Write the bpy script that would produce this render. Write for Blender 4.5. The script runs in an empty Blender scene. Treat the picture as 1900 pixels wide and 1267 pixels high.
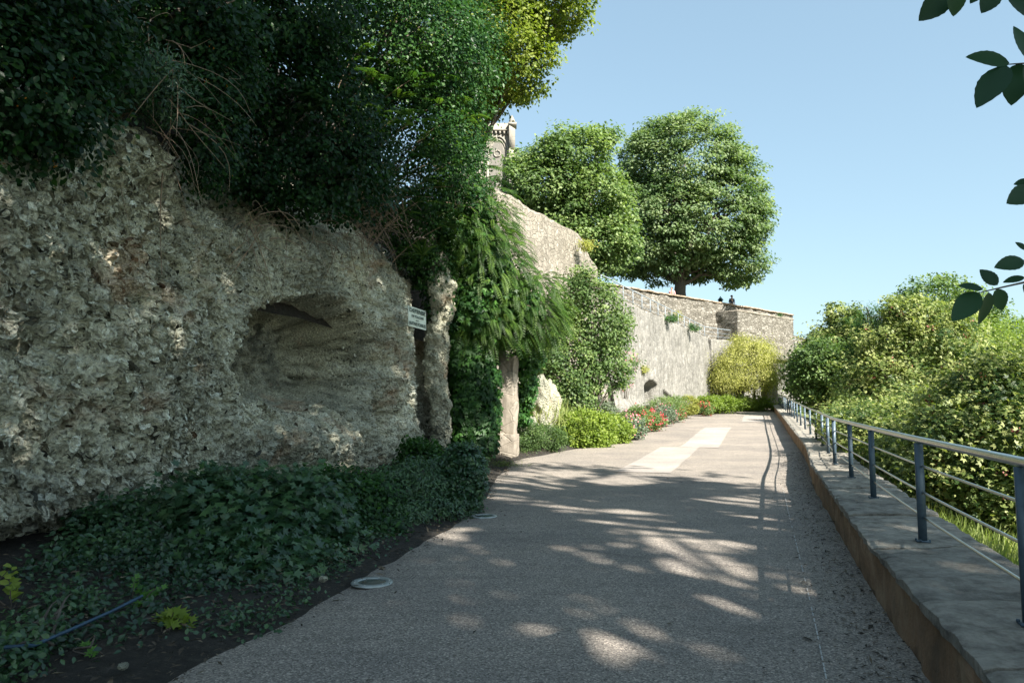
import bpy, math, random
import numpy as np
from mathutils import Vector

# ------------------------------------------------------------------ camera, sky, sun, exposure
F = 1330.0                       # focal length in photo pixels (1900 wide)
EYE = 1.58
HOR = 746.0                      # horizon row in the photo
PITCH = math.atan((HOR - 633.5) / F)
sc = bpy.context.scene
COL = sc.collection
cam_d = bpy.data.cameras.new("camera"); cam = bpy.data.objects.new("camera", cam_d); COL.objects.link(cam)
cam_d.sensor_width = 36.0; cam_d.lens = 36.0 * F / 1900.0 * math.cos(PITCH) ** 0
cam_d.clip_start = 0.05; cam_d.clip_end = 3000
cam.location = (0, 0, EYE); cam.rotation_euler = (math.pi / 2 + PITCH, 0, 0)
sc.camera = cam

SUN_EL, SUN_BACK = math.radians(39), math.radians(55)
S = Vector((math.cos(SUN_BACK) * math.cos(SUN_EL), -math.sin(SUN_BACK) * math.cos(SUN_EL), math.sin(SUN_EL)))
w = bpy.data.worlds.new("World"); sc.world = w; w.use_nodes = True
nt = w.node_tree; bg = nt.nodes['Background']
sky = nt.nodes.new('ShaderNodeTexSky'); sky.sky_type = 'NISHITA'; sky.sun_disc = False
sky.sun_elevation = SUN_EL; sky.sun_rotation = math.atan2(S.x, S.y)
sky.air_density = 1.0; sky.dust_density = 1.2; sky.ozone_density = 0.6
tn_ = nt.nodes.new('ShaderNodeMix'); tn_.data_type = 'RGBA'; tn_.blend_type = 'MULTIPLY'; tn_.inputs[0].default_value = 1.0
tn_.inputs[7].default_value = (1.50, 1.84, 1.93, 1)
gm = nt.nodes.new('ShaderNodeGamma'); gm.inputs[1].default_value = .5
nt.links.new(sky.outputs[0], gm.inputs[0]); nt.links.new(gm.outputs[0], tn_.inputs[6]); nt.links.new(tn_.outputs[2], bg.inputs[0]); bg.inputs[1].default_value = 0.074
sd = bpy.data.lights.new("sun", 'SUN'); sd.energy = 5.0; sd.angle = math.radians(0.53); sd.color = (1.0, 0.94, 0.85)
so = bpy.data.objects.new("sun", sd); COL.objects.link(so); so.rotation_euler = S.to_track_quat('Z', 'Y').to_euler(); so.location = (30, -20, 40)
sc.view_settings.view_transform = 'Standard'; sc.view_settings.look = 'None'
sc.view_settings.exposure = 1.72; sc.view_settings.gamma = 1.0
sc.cycles.max_bounces = 6; sc.cycles.diffuse_bounces = 3; sc.cycles.glossy_bounces = 2
sc.cycles.transmission_bounces = 4; sc.cycles.transparent_max_bounces = 4
sc.cycles.use_denoising = True

# ------------------------------------------------------------------ maths helpers
CP, SP = math.cos(PITCH), math.sin(PITCH)
def ray(px, py):
    """direction through a photo pixel, scaled so that its Y component is 1"""
    x = (px - 950.0) / F; v = (633.5 - py) / F
    y = CP - v * SP; z = SP + v * CP
    return np.array([x / y, 1.0, z / y])
def at(px, py, Y):
    r = ray(px, py); return np.array([r[0] * Y, Y, EYE + r[2] * Y])
def proj(P):
    P = np.asarray(P, float); X, Y, Z = P[..., 0], P[..., 1], P[..., 2] - EYE
    c = Y * CP + Z * SP; u = -Y * SP + Z * CP
    return 950 + F * X / c, 633.5 - F * u / c

def _hash(ix, iy, iz, seed):
    h = (ix * 374761393 + iy * 668265263 + iz * 2147483647 + seed * 974634777) & 0xFFFFFFFF
    h = ((h ^ (h >> 13)) * 1274126177) & 0xFFFFFFFF
    h = (h ^ (h >> 16)) & 0xFFFFFFFF
    h = (h * 2246822519) & 0xFFFFFFFF
    return ((h ^ (h >> 15)) & 0xFFFF) / 32767.5 - 1.0
def vnoise(P, scale=1.0, seed=0):
    P = np.asarray(P, float) * scale
    i = np.floor(P).astype(np.int64); f = P - i; f = f * f * (3 - 2 * f)
    r = 0
    for dx in (0, 1):
        for dy in (0, 1):
            for dz in (0, 1):
                wgt = (f[..., 0] if dx else 1 - f[..., 0]) * (f[..., 1] if dy else 1 - f[..., 1]) * (f[..., 2] if dz else 1 - f[..., 2])
                r = r + wgt * _hash(i[..., 0] + dx, i[..., 1] + dy, i[..., 2] + dz, seed)
    return r
def fbm(P, scale=1.0, octv=3, seed=0, gain=.5):
    a, t = 1.0, 0
    for k in range(octv):
        t = t + a * vnoise(P, scale * 2.03 ** k, seed + 17 * k); a *= gain
    return t
def sst(x, a, b):
    t = np.clip((x - a) / (b - a), 0, 1); return t * t * (3 - 2 * t)
def nrm(v):
    return v / np.maximum(np.linalg.norm(v, axis=-1, keepdims=True), 1e-9)

# ------------------------------------------------------------------ mesh + object helpers
def mesh_np(name, V, Fc, mats, tint=None, smooth=False, mat_idx=None):
    me = bpy.data.meshes.new(name)
    V = np.asarray(V, np.float32); Fc = np.asarray(Fc, np.int32)
    n, k = Fc.shape
    me.vertices.add(len(V)); me.vertices.foreach_set('co', V.ravel())
    me.loops.add(n * k); me.loops.foreach_set('vertex_index', Fc.ravel())
    me.polygons.add(n); me.polygons.foreach_set('loop_start', np.arange(n, dtype=np.int32) * k)
    if smooth: me.polygons.foreach_set('use_smooth', np.ones(n, bool))
    if mat_idx is not None: me.polygons.foreach_set('material_index', np.asarray(mat_idx, np.int32))
    me.update(calc_edges=True)
    for m in (mats if isinstance(mats, (list, tuple)) else [mats]): me.materials.append(m)
    if tint is not None:
        a = me.attributes.new('tint', 'FLOAT', 'POINT'); a.data.foreach_set('value', np.asarray(tint, np.float32))
    return me
def tri(Q):
    Q = np.asarray(Q); return np.concatenate([Q[:, [0, 1, 2]], Q[:, [0, 2, 3]]])
def merge(parts):
    """parts: list of (V, F, tint) with equal face width"""
    Vs, Fs, Ts, o = [], [], [], 0
    for V, Fc, t in parts:
        Vs.append(V); Fs.append(Fc + o); Ts.append(np.broadcast_to(t, (len(V),))); o += len(V)
    return np.concatenate(Vs), np.concatenate(Fs), np.concatenate(Ts)
def tag(o, label=None, cat=None, group=None, kind=None):
    if label: o['label'] = label
    if cat: o['category'] = cat
    if group: o['group'] = group
    if kind: o['kind'] = kind
    return o
def obj(name, me, parent=None, loc=None):
    o = bpy.data.objects.new(name, me); COL.objects.link(o)
    if parent is not None:
        o.parent = parent
        if loc is None and parent.parent is None: o.location = -Vector(parent.location)   # mesh given in world space
    if loc is not None: o.location = loc
    return o
def thing(name, loc, label, cat, group=None):
    o = bpy.data.objects.new(name, None); COL.objects.link(o); o.location = [float(c) for c in loc]
    o.empty_display_size = .3
    return tag(o, label, cat, group)
def grid(nu, nv):
    i = np.arange(nu - 1)[:, None] * nv + np.arange(nv - 1)[None, :]
    return np.stack([i, i + nv, i + nv + 1, i + 1], -1).reshape(-1, 4)
def box(c, s, rz=0, bev=0):
    """box as quads, c = centre, s = full size"""
    h = np.array(s) / 2
    V = np.array([[x, y, z] for x in (-1, 1) for y in (-1, 1) for z in (-1, 1)], float) * h
    a = math.cos(rz); b = math.sin(rz)
    V = np.stack([V[:, 0] * a - V[:, 1] * b, V[:, 0] * b + V[:, 1] * a, V[:, 2]], -1) + np.array(c)
    Q = np.array([[0, 1, 3, 2], [4, 6, 7, 5], [0, 4, 5, 1], [2, 3, 7, 6], [0, 2, 6, 4], [1, 5, 7, 3]])
    return V, Q
def tube(P, R, n=6, cap=True):
    P = np.asarray(P, float); R = np.broadcast_to(np.asarray(R, float), (len(P),))
    T = nrm(np.gradient(P, axis=0)); up = np.array([0, 0, 1.]) if abs(T[0][2]) < .9 else np.array([1., 0, 0])
    A = nrm(np.cross(T, up)); B = np.cross(T, A)
    a = np.linspace(0, 2 * math.pi, n, endpoint=False)
    V = P[:, None] + R[:, None, None] * (A[:, None] * np.cos(a)[None, :, None] + B[:, None] * np.sin(a)[None, :, None])
    V = V.reshape(-1, 3); m = len(P)
    i = np.arange(m - 1)[:, None] * n; j = np.arange(n)[None]
    Q = np.stack([i + j, i + (j + 1) % n, i + n + (j + 1) % n, i + n + j], -1).reshape(-1, 4)
    if cap:
        V = np.concatenate([V, P[:1], P[-1:]]); c0 = m * n; k = np.arange(n)
        Q = np.concatenate([Q, np.stack([(k + 1) % n, k, np.full(n, c0), np.full(n, c0)], -1)[:, [0, 1, 2, 2]],
                            np.stack([(m - 1) * n + k, (m - 1) * n + (k + 1) % n, np.full(n, c0 + 1), np.full(n, c0 + 1)], -1)[:, [0, 1, 2, 2]]])
        # degenerate quads are turned to triangles by using tri() below
    return V, Q
def tubes_mesh(name, polys, mat, n=5, tint=.5):
    parts = []
    for P, R in polys:
        V, Q = tube(P, R, n, cap=False); parts.append((V, tri(Q), tint))
    V, T, t = merge(parts); return mesh_np(name, V, T, mat, t, smooth=True)
def sweep(Ys, prof_fn):
    """rows of points per station -> quads"""
    rows = np.array([prof_fn(y) for y in Ys]); nu, nv = rows.shape[:2]
    return rows.reshape(-1, 3), grid(nu, nv)

# ------------------------------------------------------------------ materials
def new_mat(name):
    m = bpy.data.materials.new(name); m.use_nodes = True; n = m.node_tree
    return m, n, n.nodes['Principled BSDF'], n.nodes['Material Output']
def N(n, t, **kw):
    x = n.nodes.new(t)
    for k, v in kw.items(): setattr(x, k, v)
    return x
def ramp(n, inp, stops, interp='LINEAR'):
    r = N(n, 'ShaderNodeValToRGB'); r.color_ramp.interpolation = interp; e = r.color_ramp.elements
    while len(e) < len(stops): e.new(0.5)
    for x, (p, c) in zip(e, stops): x.position = p; x.color = (*c, 1) if len(c) == 3 else c
    n.links.new(inp, r.inputs[0]); return r.outputs[0]
def noise(n, scale, detail=4, rough=.55, vec=None, out='Fac'):
    x = N(n, 'ShaderNodeTexNoise'); x.inputs['Scale'].default_value = scale; x.inputs['Detail'].default_value = detail
    x.inputs['Roughness'].default_value = rough
    if vec is not None: n.links.new(vec, x.inputs['Vector'])
    return x.outputs[out]
def voro(n, scale, vec=None, feature='F1', out='Distance', rnd=1.0):
    x = N(n, 'ShaderNodeTexVoronoi'); x.feature = feature; x.inputs['Scale'].default_value = scale
    x.inputs['Randomness'].default_value = rnd
    if vec is not None: n.links.new(vec, x.inputs['Vector'])
    return x.outputs[out]
def mix(n, fac, a, b, mode='MIX'):
    x = N(n, 'ShaderNodeMix', data_type='RGBA', blend_type=mode)
    for s, v in ((0, fac), (6, a), (7, b)):
        if hasattr(v, 'links') or isinstance(v, bpy.types.NodeSocket): n.links.new(v, x.inputs[s])
        else: x.inputs[s].default_value = v if s == 0 else ((*v, 1) if len(v) == 3 else v)
    return x.outputs[2]
def mth(n, op, a, b=0.0):
    x = N(n, 'ShaderNodeMath', operation=op)
    for s, v in ((0, a), (1, b)):
        if isinstance(v, bpy.types.NodeSocket): n.links.new(v, x.inputs[s])
        else: x.inputs[s].default_value = v
    return x.outputs[0]
def geo(n, scale=(1, 1, 1), rot=(0, 0, 0)):
    g = N(n, 'ShaderNodeNewGeometry'); mp = N(n, 'ShaderNodeMapping'); mp.inputs['Scale'].default_value = scale; mp.inputs['Rotation'].default_value = rot
    n.links.new(g.outputs['Position'], mp.inputs['Vector']); return mp.outputs[0]
def bump(n, h, strength, dist, bsdf):
    b = N(n, 'ShaderNodeBump'); b.inputs['Strength'].default_value = strength; b.inputs['Distance'].default_value = dist
    n.links.new(h, b.inputs['Height']); n.links.new(b.outputs[0], bsdf.inputs['Normal']); return b
def attr(n, name='tint'):
    a = N(n, 'ShaderNodeAttribute'); a.attribute_name = name; return a.outputs['Fac']

def plain(name, col, rough=.6, metal=0, nscale=8, var=.25):
    m, n, b, o = new_mat(name)
    c = ramp(n, noise(n, nscale, 5, .6, geo(n)), [(.3, tuple(x * (1 - var) for x in col)), (.7, tuple(min(1, x * (1 + var)) for x in col))])
    n.links.new(c, b.inputs['Base Color']); b.inputs['Roughness'].default_value = rough; b.inputs['Metallic'].default_value = metal
    return m
def leafmat(name, dark, mid, light, trans=.35, rough=.45, spec=.3):
    m, n, b, o = new_mat(name)
    c = ramp(n, attr(n), [(0, dark), (.5, mid), (1, light)])
    n.links.new(c, b.inputs['Base Color']); b.inputs['Roughness'].default_value = rough
    b.inputs['Specular IOR Level'].default_value = spec
    t = N(n, 'ShaderNodeBsdfTranslucent')
    tc = mix(n, 1.0, c, (1.3, 1.45, .6), 'MULTIPLY'); n.links.new(tc, t.inputs[0])
    mx = N(n, 'ShaderNodeMixShader'); mx.inputs[0].default_value = trans
    n.links.new(b.outputs[0], mx.inputs[1]); n.links.new(t.outputs[0], mx.inputs[2]); n.links.new(mx.outputs[0], o.inputs[0])
    return m

M = {}
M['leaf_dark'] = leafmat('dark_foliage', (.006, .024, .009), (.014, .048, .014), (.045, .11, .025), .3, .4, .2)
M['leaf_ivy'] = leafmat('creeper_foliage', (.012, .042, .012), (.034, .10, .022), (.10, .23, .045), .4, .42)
M['leaf_gloss'] = leafmat('glossy_foliage', (.012, .04, .018), (.03, .08, .034), (.075, .15, .055), .22, .3, .5)
M['leaf_mid'] = leafmat('green_foliage', (.04, .08, .022), (.105, .17, .05), (.23, .30, .11), .38, .5)
M['leaf_lime'] = leafmat('lime_foliage', (.09, .14, .02), (.17, .24, .035), (.28, .35, .07), .45, .5)
M['leaf_gold'] = leafmat('golden_foliage', (.16, .17, .035), (.30, .31, .075), (.46, .45, .15), .45, .55)
M['leaf_linden'] = leafmat('linden_foliage', (.045, .09, .03), (.13, .195, .08), (.24, .30, .15), .4, .5)
M['leaf_chest'] = leafmat('lit_tree_foliage', (.06, .10, .015), (.13, .18, .025), (.24, .28, .045), .45, .5)
M['leaf_right'] = leafmat('shrub_foliage', (.04, .08, .02), (.155, .205, .055), (.32, .35, .13), .4, .45)
M['leaf_far'] = leafmat('distant_foliage', (.05, .085, .03), (.09, .14, .05), (.15, .20, .08), .3, .6)
M['leaf_frond'] = leafmat('frond_foliage', (.016, .045, .010), (.042, .095, .018), (.12, .20, .035), .45, .4)
M['leaf_blue'] = leafmat('grey_green_foliage', (.05, .08, .05), (.10, .14, .09), (.19, .23, .15), .25, .6)
M['flower_red'] = leafmat('red_petals', (.45, .01, .03), (.6, .03, .06), (.7, .12, .2), .2, .6)
M['flower_pink'] = leafmat('pink_petals', (.55, .12, .2), (.65, .25, .32), (.8, .4, .42), .2, .6)
M['flower_orange'] = leafmat('orange_petals', (.6, .16, .01), (.75, .26, .02), (.85, .4, .04), .3, .6)
M['seed_pink'] = leafmat('reddish_seeds', (.20, .06, .05), (.30, .11, .09), (.42, .2, .15), .3, .6)
M['grass'] = leafmat('grass_blades', (.10, .15, .04), (.20, .25, .07), (.36, .38, .14), .4, .6)
M['litter'] = leafmat('dry_leaf_litter', (.02, .018, .014), (.07, .055, .04), (.20, .16, .11), .1, .8)
M['bark'] = plain('bark', (.09, .075, .06), .9, 0, 14, .4)
M['bark_light'] = plain('dry_stem', (.26, .19, .13), .8, 0, 20, .4)
M['steel'] = plain('brushed_steel', (.52, .52, .50), .32, 1.0, 60, .15)
M['post_paint'] = plain('blue_grey_paint', (.065, .10, .13), .45, .2, 30, .15)
M['rail_paint_pale'] = plain('pale_grey_paint', (.24, .28, .31), .5, 0, 10, .1)
M['black_metal'] = plain('black_metal', (.02, .02, .022), .5, .3)
M['skin'] = plain('skin', (.42, .25, .18), .6)
M['shirt_pink'] = plain('pink_cloth', (.6, .3, .3), .8)
M['shirt_navy'] = plain('navy_cloth', (.02, .05, .09), .8)
M['hair'] = plain('dark_hair', (.03, .02, .015), .6)
M['lamp_green'] = plain('dark_green_iron', (.015, .05, .06), .4, .4)
M['sign_white'] = plain('enamel_plate', (.62, .68, .60), .35, 0, 6, .12)
M['sign_black'] = plain('black_lettering', (.02, .04, .035), .5)
M['hose'] = plain('blue_hose', (.02, .06, .11), .5)
M['terracotta'] = plain('ceramic', (.5, .2, .12), .7)

def rock_mat():
    m, n, b, o = new_mat('fossil_rock'); g = geo(n)
    t = attr(n)
    c = ramp(n, t, [(0, (.02, .02, .017)), (.24, (.15, .145, .115)), (.43, (.50, .49, .42)), (.66, (.72, .72, .67)), (1, (.88, .91, .90))])
    warp = mix(n, .25, g, noise(n, 3, 3, .6, g, 'Color'))
    v = voro(n, 26, warp); c2 = ramp(n, v, [(.0, (.35, .33, .30)), (.28, (1.0, .98, .94)), (.6, (1.3, 1.28, 1.2))])
    c = mix(n, 1.0, c, c2, 'MULTIPLY')
    fine = ramp(n, noise(n, 90, 5, .7, g), [(.3, (.6, .58, .55)), (.7, (1.35, 1.33, 1.28))]); c = mix(n, .8, c, fine, 'MULTIPLY')
    # weathering stains: dark lichen and iron-stained rock, fixed to the stone
    st = ramp(n, noise(n, .55, 5, .62, g), [(.42, (0, 0, 0)), (.60, (1, 1, 1))]); c = mix(n, mth(n, 'MULTIPLY', st, .5), c, (.12, .135, .13))
    og = ramp(n, noise(n, .8, 4, .6, geo(n, (1, 1, 1.3), (.3, 0, 1.1))), [(.57, (0, 0, 0)), (.68, (1, 1, 1))])
    c = mix(n, 1.0, c, (.98, 1.01, .97), 'MULTIPLY'); c = mix(n, mth(n, 'MULTIPLY', og, .42), c, (.50, .28, .16))
    n.links.new(c, b.inputs['Base Color']); b.inputs['Roughness'].default_value = .9; b.inputs['Specular IOR Level'].default_value = .2
    h = mth(n, 'ADD', mth(n, 'MULTIPLY', noise(n, 55, 6, .7, g), 1.0), mth(n, 'MULTIPLY', v, 1.6))
    bump(n, h, 1.0, .035, b); return m
M['rock'] = rock_mat()

def masonry_mat(name, scale, tones, mortar, mort_w=.06, streak=.0, bs=.6, zs=1.6, dist=.05, blotch=.5):
    """rubble stones (voronoi) in mortar with stains and vertical run-off streaks that are dirt on the wall"""
    m, n, b, o = new_mat(name)
    g = geo(n, (1, 1, zs)); wp = mix(n, .06, g, noise(n, 2.5, 3, .6, g, 'Color'))
    cell = voro(n, scale, wp, 'F1', 'Color'); edge = voro(n, scale, wp, 'DISTANCE_TO_EDGE')
    sep = N(n, 'ShaderNodeSeparateColor'); n.links.new(cell, sep.inputs[0])
    c = ramp(n, sep.outputs[0], tones)
    c = mix(n, .6, c, ramp(n, noise(n, 9, 6, .7, geo(n)), [(.25, (.62, .6, .56)), (.75, (1.3, 1.3, 1.3))]), 'MULTIPLY')
    mm = ramp(n, edge, [(0, (1, 1, 1)), (mort_w, (0, 0, 0))]); c = mix(n, mth(n, 'MULTIPLY', mm, .85), c, mortar)
    bl = ramp(n, noise(n, .45, 6, .6, geo(n)), [(.35, (.70, .69, .66)), (.65, (1.12, 1.1, 1.06))]); c = mix(n, blotch, c, bl, 'MULTIPLY')
    if streak:
        s = ramp(n, noise(n, 1.0, 6, .72, geo(n, (4.5, 4.5, .28))), [(.44, (1, 1, 1)), (.62, (.50, .50, .46))]); c = mix(n, streak, c, s, 'MULTIPLY')
        s2 = ramp(n, noise(n, 1.0, 5, .75, geo(n, (9, 9, 1.0))), [(.50, (1, 1, 1)), (.68, (.5, .48, .42))]); c = mix(n, streak * .8, c, s2, 'MULTIPLY')
    n.links.new(c, b.inputs['Base Color']); b.inputs['Roughness'].default_value = .92; b.inputs['Specular IOR Level'].default_value = .15
    h = mth(n, 'ADD', ramp(n, edge, [(0, (0, 0, 0)), (mort_w * 1.6, (1, 1, 1))]), noise(n, 18, 6, .7, geo(n)))
    bump(n, h, bs, dist, b); return m
T_LIGHT = [(0, (.15, .14, .12)), (.4, (.22, .208, .18)), (.75, (.28, .265, .235)), (1, (.35, .33, .295))]
M['wall_batter'] = masonry_mat('weathered_wall', 4.5, [(0, (.24, .22, .185)), (.5, (.30, .275, .235)), (1, (.37, .34, .295))], (.31, .285, .245), .05, .45, .8, 1.2, .05)
M['wall_ramp'] = masonry_mat('streaked_wall', 4.2, [(0, (.20, .197, .185)), (.5, (.245, .24, .225)), (1, (.29, .284, .265))], (.23, .226, .21), .05, .6, .5, 1.4, .05)
M['wall_rubble'] = masonry_mat('rubble_wall', 2.6, T_LIGHT, (.24, .21, .17), .05, .15, 1.0, 2.4, .08, .35)
M['render_pale'] = masonry_mat('pale_render', 1.2, [(0, (.28, .25, .21)), (1, (.37, .335, .285))], (.22, .19, .155), .02, .3, .5, 2, .02)
M['tower'] = masonry_mat('ashlar_tower', .9, [(0, (.27, .255, .22)), (1, (.35, .33, .29))], (.22, .20, .17), .03, .4, .4, 1.8, .05)

def brick_mat():
    m, n, b, o = new_mat('old_brick')
    br = N(n, 'ShaderNodeTexBrick'); br.inputs['Scale'].default_value = 1
    br.inputs['Brick Width'].default_value = .24; br.inputs['Row Height'].default_value = .08; br.inputs['Mortar Size'].default_value = .012
    br.inputs['Color1'].default_value = (.42, .22, .14, 1); br.inputs['Color2'].default_value = (.50, .32, .22, 1); br.inputs['Mortar'].default_value = (.45, .38, .30, 1)
    g = N(n, 'ShaderNodeNewGeometry'); sp = N(n, 'ShaderNodeSeparateXYZ'); n.links.new(g.outputs['Position'], sp.inputs[0])
    cb = N(n, 'ShaderNodeCombineXYZ'); n.links.new(mth(n, 'ADD', sp.outputs[0], sp.outputs[1]), cb.inputs[0]); n.links.new(sp.outputs[2], cb.inputs[1])
    n.links.new(cb.outputs[0], br.inputs['Vector'])
    c = mix(n, .7, br.outputs[0], ramp(n, noise(n, 3, 6, .7, geo(n)), [(.3, (.7, .68, .62)), (.7, (1.3, 1.35, 1.4))]), 'MULTIPLY')
    n.links.new(c, b.inputs['Base Color']); b.inputs['Roughness'].default_value = .9
    bump(n, noise(n, 20, 5, .7, geo(n)), .6, .03, b); return m
M['brick'] = brick_mat()

def path_mat(name, base, speck=1.0):
    m, n, b, o = new_mat(name); g = geo(n)
    v = voro(n, 95, g, 'F1', 'Color'); sep = N(n, 'ShaderNodeSeparateColor'); n.links.new(v, sep.inputs[0])
    k = ramp(n, sep.outputs[0], [(0, (.42, .42, .42)), (.35, (.85, .85, .85)), (.7, (1.1, 1.1, 1.1)), (.88, (1.35, 1.35, 1.35)), (1, (2.0, 1.95, 1.9))])
    c = mix(n, speck, base, k, 'MULTIPLY')
    big = ramp(n, noise(n, .5, 6, .62, g), [(.3, (.70, .71, .74)), (.7, (1.18, 1.16, 1.12))]); c = mix(n, .9, c, big, 'MULTIPLY')
    sp2 = ramp(n, noise(n, 26, 3, .6, g), [(.66, (1, 1, 1)), (.74, (.35, .33, .3))]); c = mix(n, .5, c, sp2, 'MULTIPLY')
    # fine dark tyre / broom streaks across
    s = ramp(n, noise(n, 1, 4, .6, geo(n, (.7, 5, 1), (0, 0, .33))), [(.35, (.88, .88, .88)), (.65, (1.08, 1.08, 1.08))]); c = mix(n, .7, c, s, 'MULTIPLY')
    n.links.new(c, b.inputs['Base Color']); b.inputs['Roughness'].default_value = .85; b.inputs['Specular IOR Level'].default_value = .25
    bump(n, mth(n, 'ADD', voro(n, 95, g), noise(n, 200, 2, .6, g)), .5, .008, b); return m
M['path'] = path_mat('aggregate_path', (.255, .228, .198))
M['patch'] = path_mat('pale_concrete', (.345, .312, .28), .35)

def soil_mat():
    m, n, b, o = new_mat('garden_soil'); g = geo(n)
    c = ramp(n, noise(n, 12, 8, .75, g), [(.3, (.012, .011, .009)), (.55, (.034, .03, .024)), (.75, (.09, .08, .065))])
    n.links.new(c, b.inputs['Base Color']); b.inputs['Roughness'].default_value = 1
    bump(n, noise(n, 25, 8, .75, g), 1, .05, b); return m
M['soil'] = soil_mat()
def ground_mat():
    m, n, b, o = new_mat('grassy_ground'); g = geo(n)
    c = ramp(n, noise(n, 3, 8, .7, g), [(.3, (.06, .08, .025)), (.55, (.13, .16, .05)), (.75, (.24, .25, .11))])
    n.links.new(c, b.inputs['Base Color']); b.inputs['Roughness'].default_value = 1
    bump(n, noise(n, 20, 8, .75, g), 1, .08, b); return m
M['ground'] = ground_mat()
def stucco_mat():
    m, n, b, o = new_mat('ochre_render'); g = geo(n)
    c = ramp(n, noise(n, 2.2, 7, .65, g), [(.3, (.13, .085, .05)), (.5, (.27, .165, .095)), (.72, (.40, .29, .19))])
    gz = N(n, 'ShaderNodeSeparateXYZ'); gg = N(n, 'ShaderNodeNewGeometry'); n.links.new(gg.outputs['Position'], gz.inputs[0])
    d = ramp(n, noise(n, 7, 6, .7, geo(n, (1, 1, .5))), [(.5, (0, 0, 0)), (.7, (1, 1, 1))]); c = mix(n, mth(n, 'MULTIPLY', d, .6), c, (.10, .08, .055))
    n.links.new(c, b.inputs['Base Color']); b.inputs['Roughness'].default_value = .95
    bump(n, noise(n, 30, 7, .7, g), .9, .03, b); return m
M['stucco'] = stucco_mat()
def coping_mat():
    m, n, b, o = new_mat('coping_stone'); g = geo(n)
    c = ramp(n, noise(n, 6, 9, .72, g), [(.30, (.10, .09, .075)), (.44, (.27, .25, .21)), (.58, (.44, .41, .35)), (.75, (.56, .53, .46))])
    c = mix(n, .5, c, ramp(n, attr(n), [(0, (.75, .75, .75)), (1, (1.25, 1.22, 1.18))]), 'MULTIPLY')
    n.links.new(c, b.inputs['Base Color']); b.inputs['Roughness'].default_value = .85
    st = noise(n, 1, 7, .7, geo(n, (6, 28, 6), (0, 0, -.33)))
    bump(n, mth(n, 'ADD', noise(n, 14, 9, .75, g), st), 1.0, .07, b); return m
M['coping'] = coping_mat()

# ------------------------------------------------------------------ foliage generators
LEAF = {
 'diamond': (np.array([[0, 0, 0], [.34, .45, .10], [0, 1, -.06], [-.34, .45, .10]]), np.array([[0, 1, 2], [0, 2, 3]])),
 'oval': (np.array([[0, 0, 0], [.24, .22, .05], [.30, .55, .06], [0, 1, -.10], [-.30, .55, .06], [-.24, .22, .05], [0, .5, -.01]]),
          np.array([[6, 0, 1], [6, 1, 2], [6, 2, 3], [6, 3, 4], [6, 4, 5], [6, 5, 0]])),
 'narrow': (np.array([[0, 0, 0], [.15, .4, .04], [0, 1, -.08], [-.15, .4, .04]]), np.array([[0, 1, 2], [0, 2, 3]])),
 'blade': (np.array([[-.03, 0, 0], [.03, 0, 0], [.02, .6, .02], [0, 1, -.05], [-.02, .6, .02]]), np.array([[0, 1, 2], [0, 2, 4], [4, 2, 3]])),
}
def _star():
    pts = [(0, 0, 0)]; ang = [-70, -38, -22, -8, 0, 8, 22, 38, 70]
    rr = [.45, .35, .85, .5, 1.0, .5, .85, .35, .45]
    for a, r in zip(ang, rr):
        a = math.radians(a * 1.35); pts.append((math.sin(a) * r, .12 + math.cos(a) * r * .88, .06 * abs(math.sin(a * 3)) - .05 * r))
    f = [[0, i + 1, i] for i in range(1, 9)]
    return np.array(pts), np.array(f)
LEAF['lobed'] = _star()
def _trio():
    V, Fc = LEAF['narrow']; out = []; 
    for k, a in enumerate((-.95, 0, .95)):
        R = np.array([[math.cos(a), math.sin(a), 0], [-math.sin(a), math.cos(a), 0], [0, 0, 1]])
        v = V * np.array([1.7, 1, 1]); out.append((v @ R * (1 if k == 1 else .85) + [0, 0, .02 * k], Fc, 0))
    V, Fc, _ = merge(out); return V, Fc
LEAF['trio'] = _trio()

def place(shape, C, A, Nn, size, tint):
    """leaf template at each C with axis A, normal Nn"""
    V, Fc = LEAF[shape]; C = np.asarray(C); A = nrm(A); Sd = nrm(np.cross(A, Nn)); Nn = np.cross(Sd, A)
    size = np.broadcast_to(size, (len(C),))[:, None, None]
    W = C[:, None] + size * (V[None, :, :1] * Sd[:, None] + V[None, :, 1:2] * A[:, None] + V[None, :, 2:3] * Nn[:, None])
    k = len(V); Ff = Fc[None] + (np.arange(len(C)) * k)[:, None, None]
    return W.reshape(-1, 3), Ff.reshape(-1, 3), np.repeat(np.clip(tint, 0, 1), k)

def clumps(rng, ells, n, shell=.22, rough=.16, seed=0):
    ells = [(np.asarray(c, float), np.asarray(r, float)) for c, r in ells]
    wts = np.array([(r[0] * r[1] + r[1] * r[2] + r[0] * r[2]) for c, r in ells]); wts /= wts.sum()
    P, O = [], []
    tries = 0
    while sum(len(p) for p in P) < n and tries < 12:
        tries += 1; k = int(n * 1.3) + 8; idx = rng.choice(len(ells), k, p=wts)
        D = nrm(rng.normal(size=(k, 3))); C = np.array([ells[i][0] for i in idx]); R = np.array([ells[i][1] for i in idx])
        f = (1 - np.abs(rng.normal(size=k)) * shell); f = np.where(f < .15, rng.random(k) * .8, f)
        f = f * (1 + rough * fbm(D * 1.7 + C, 1.6, 3, seed))
        p = C + D * R * f[:, None]
        ok = np.ones(k, bool)
        for j, (c, r) in enumerate(ells):
            ok &= ~((((p - c) / r) ** 2).sum(1) < .42) | (idx == j)
        P.append(p[ok]); O.append(nrm(D / R)[ok])
    return np.concatenate(P)[:n], np.concatenate(O)[:n]
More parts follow.
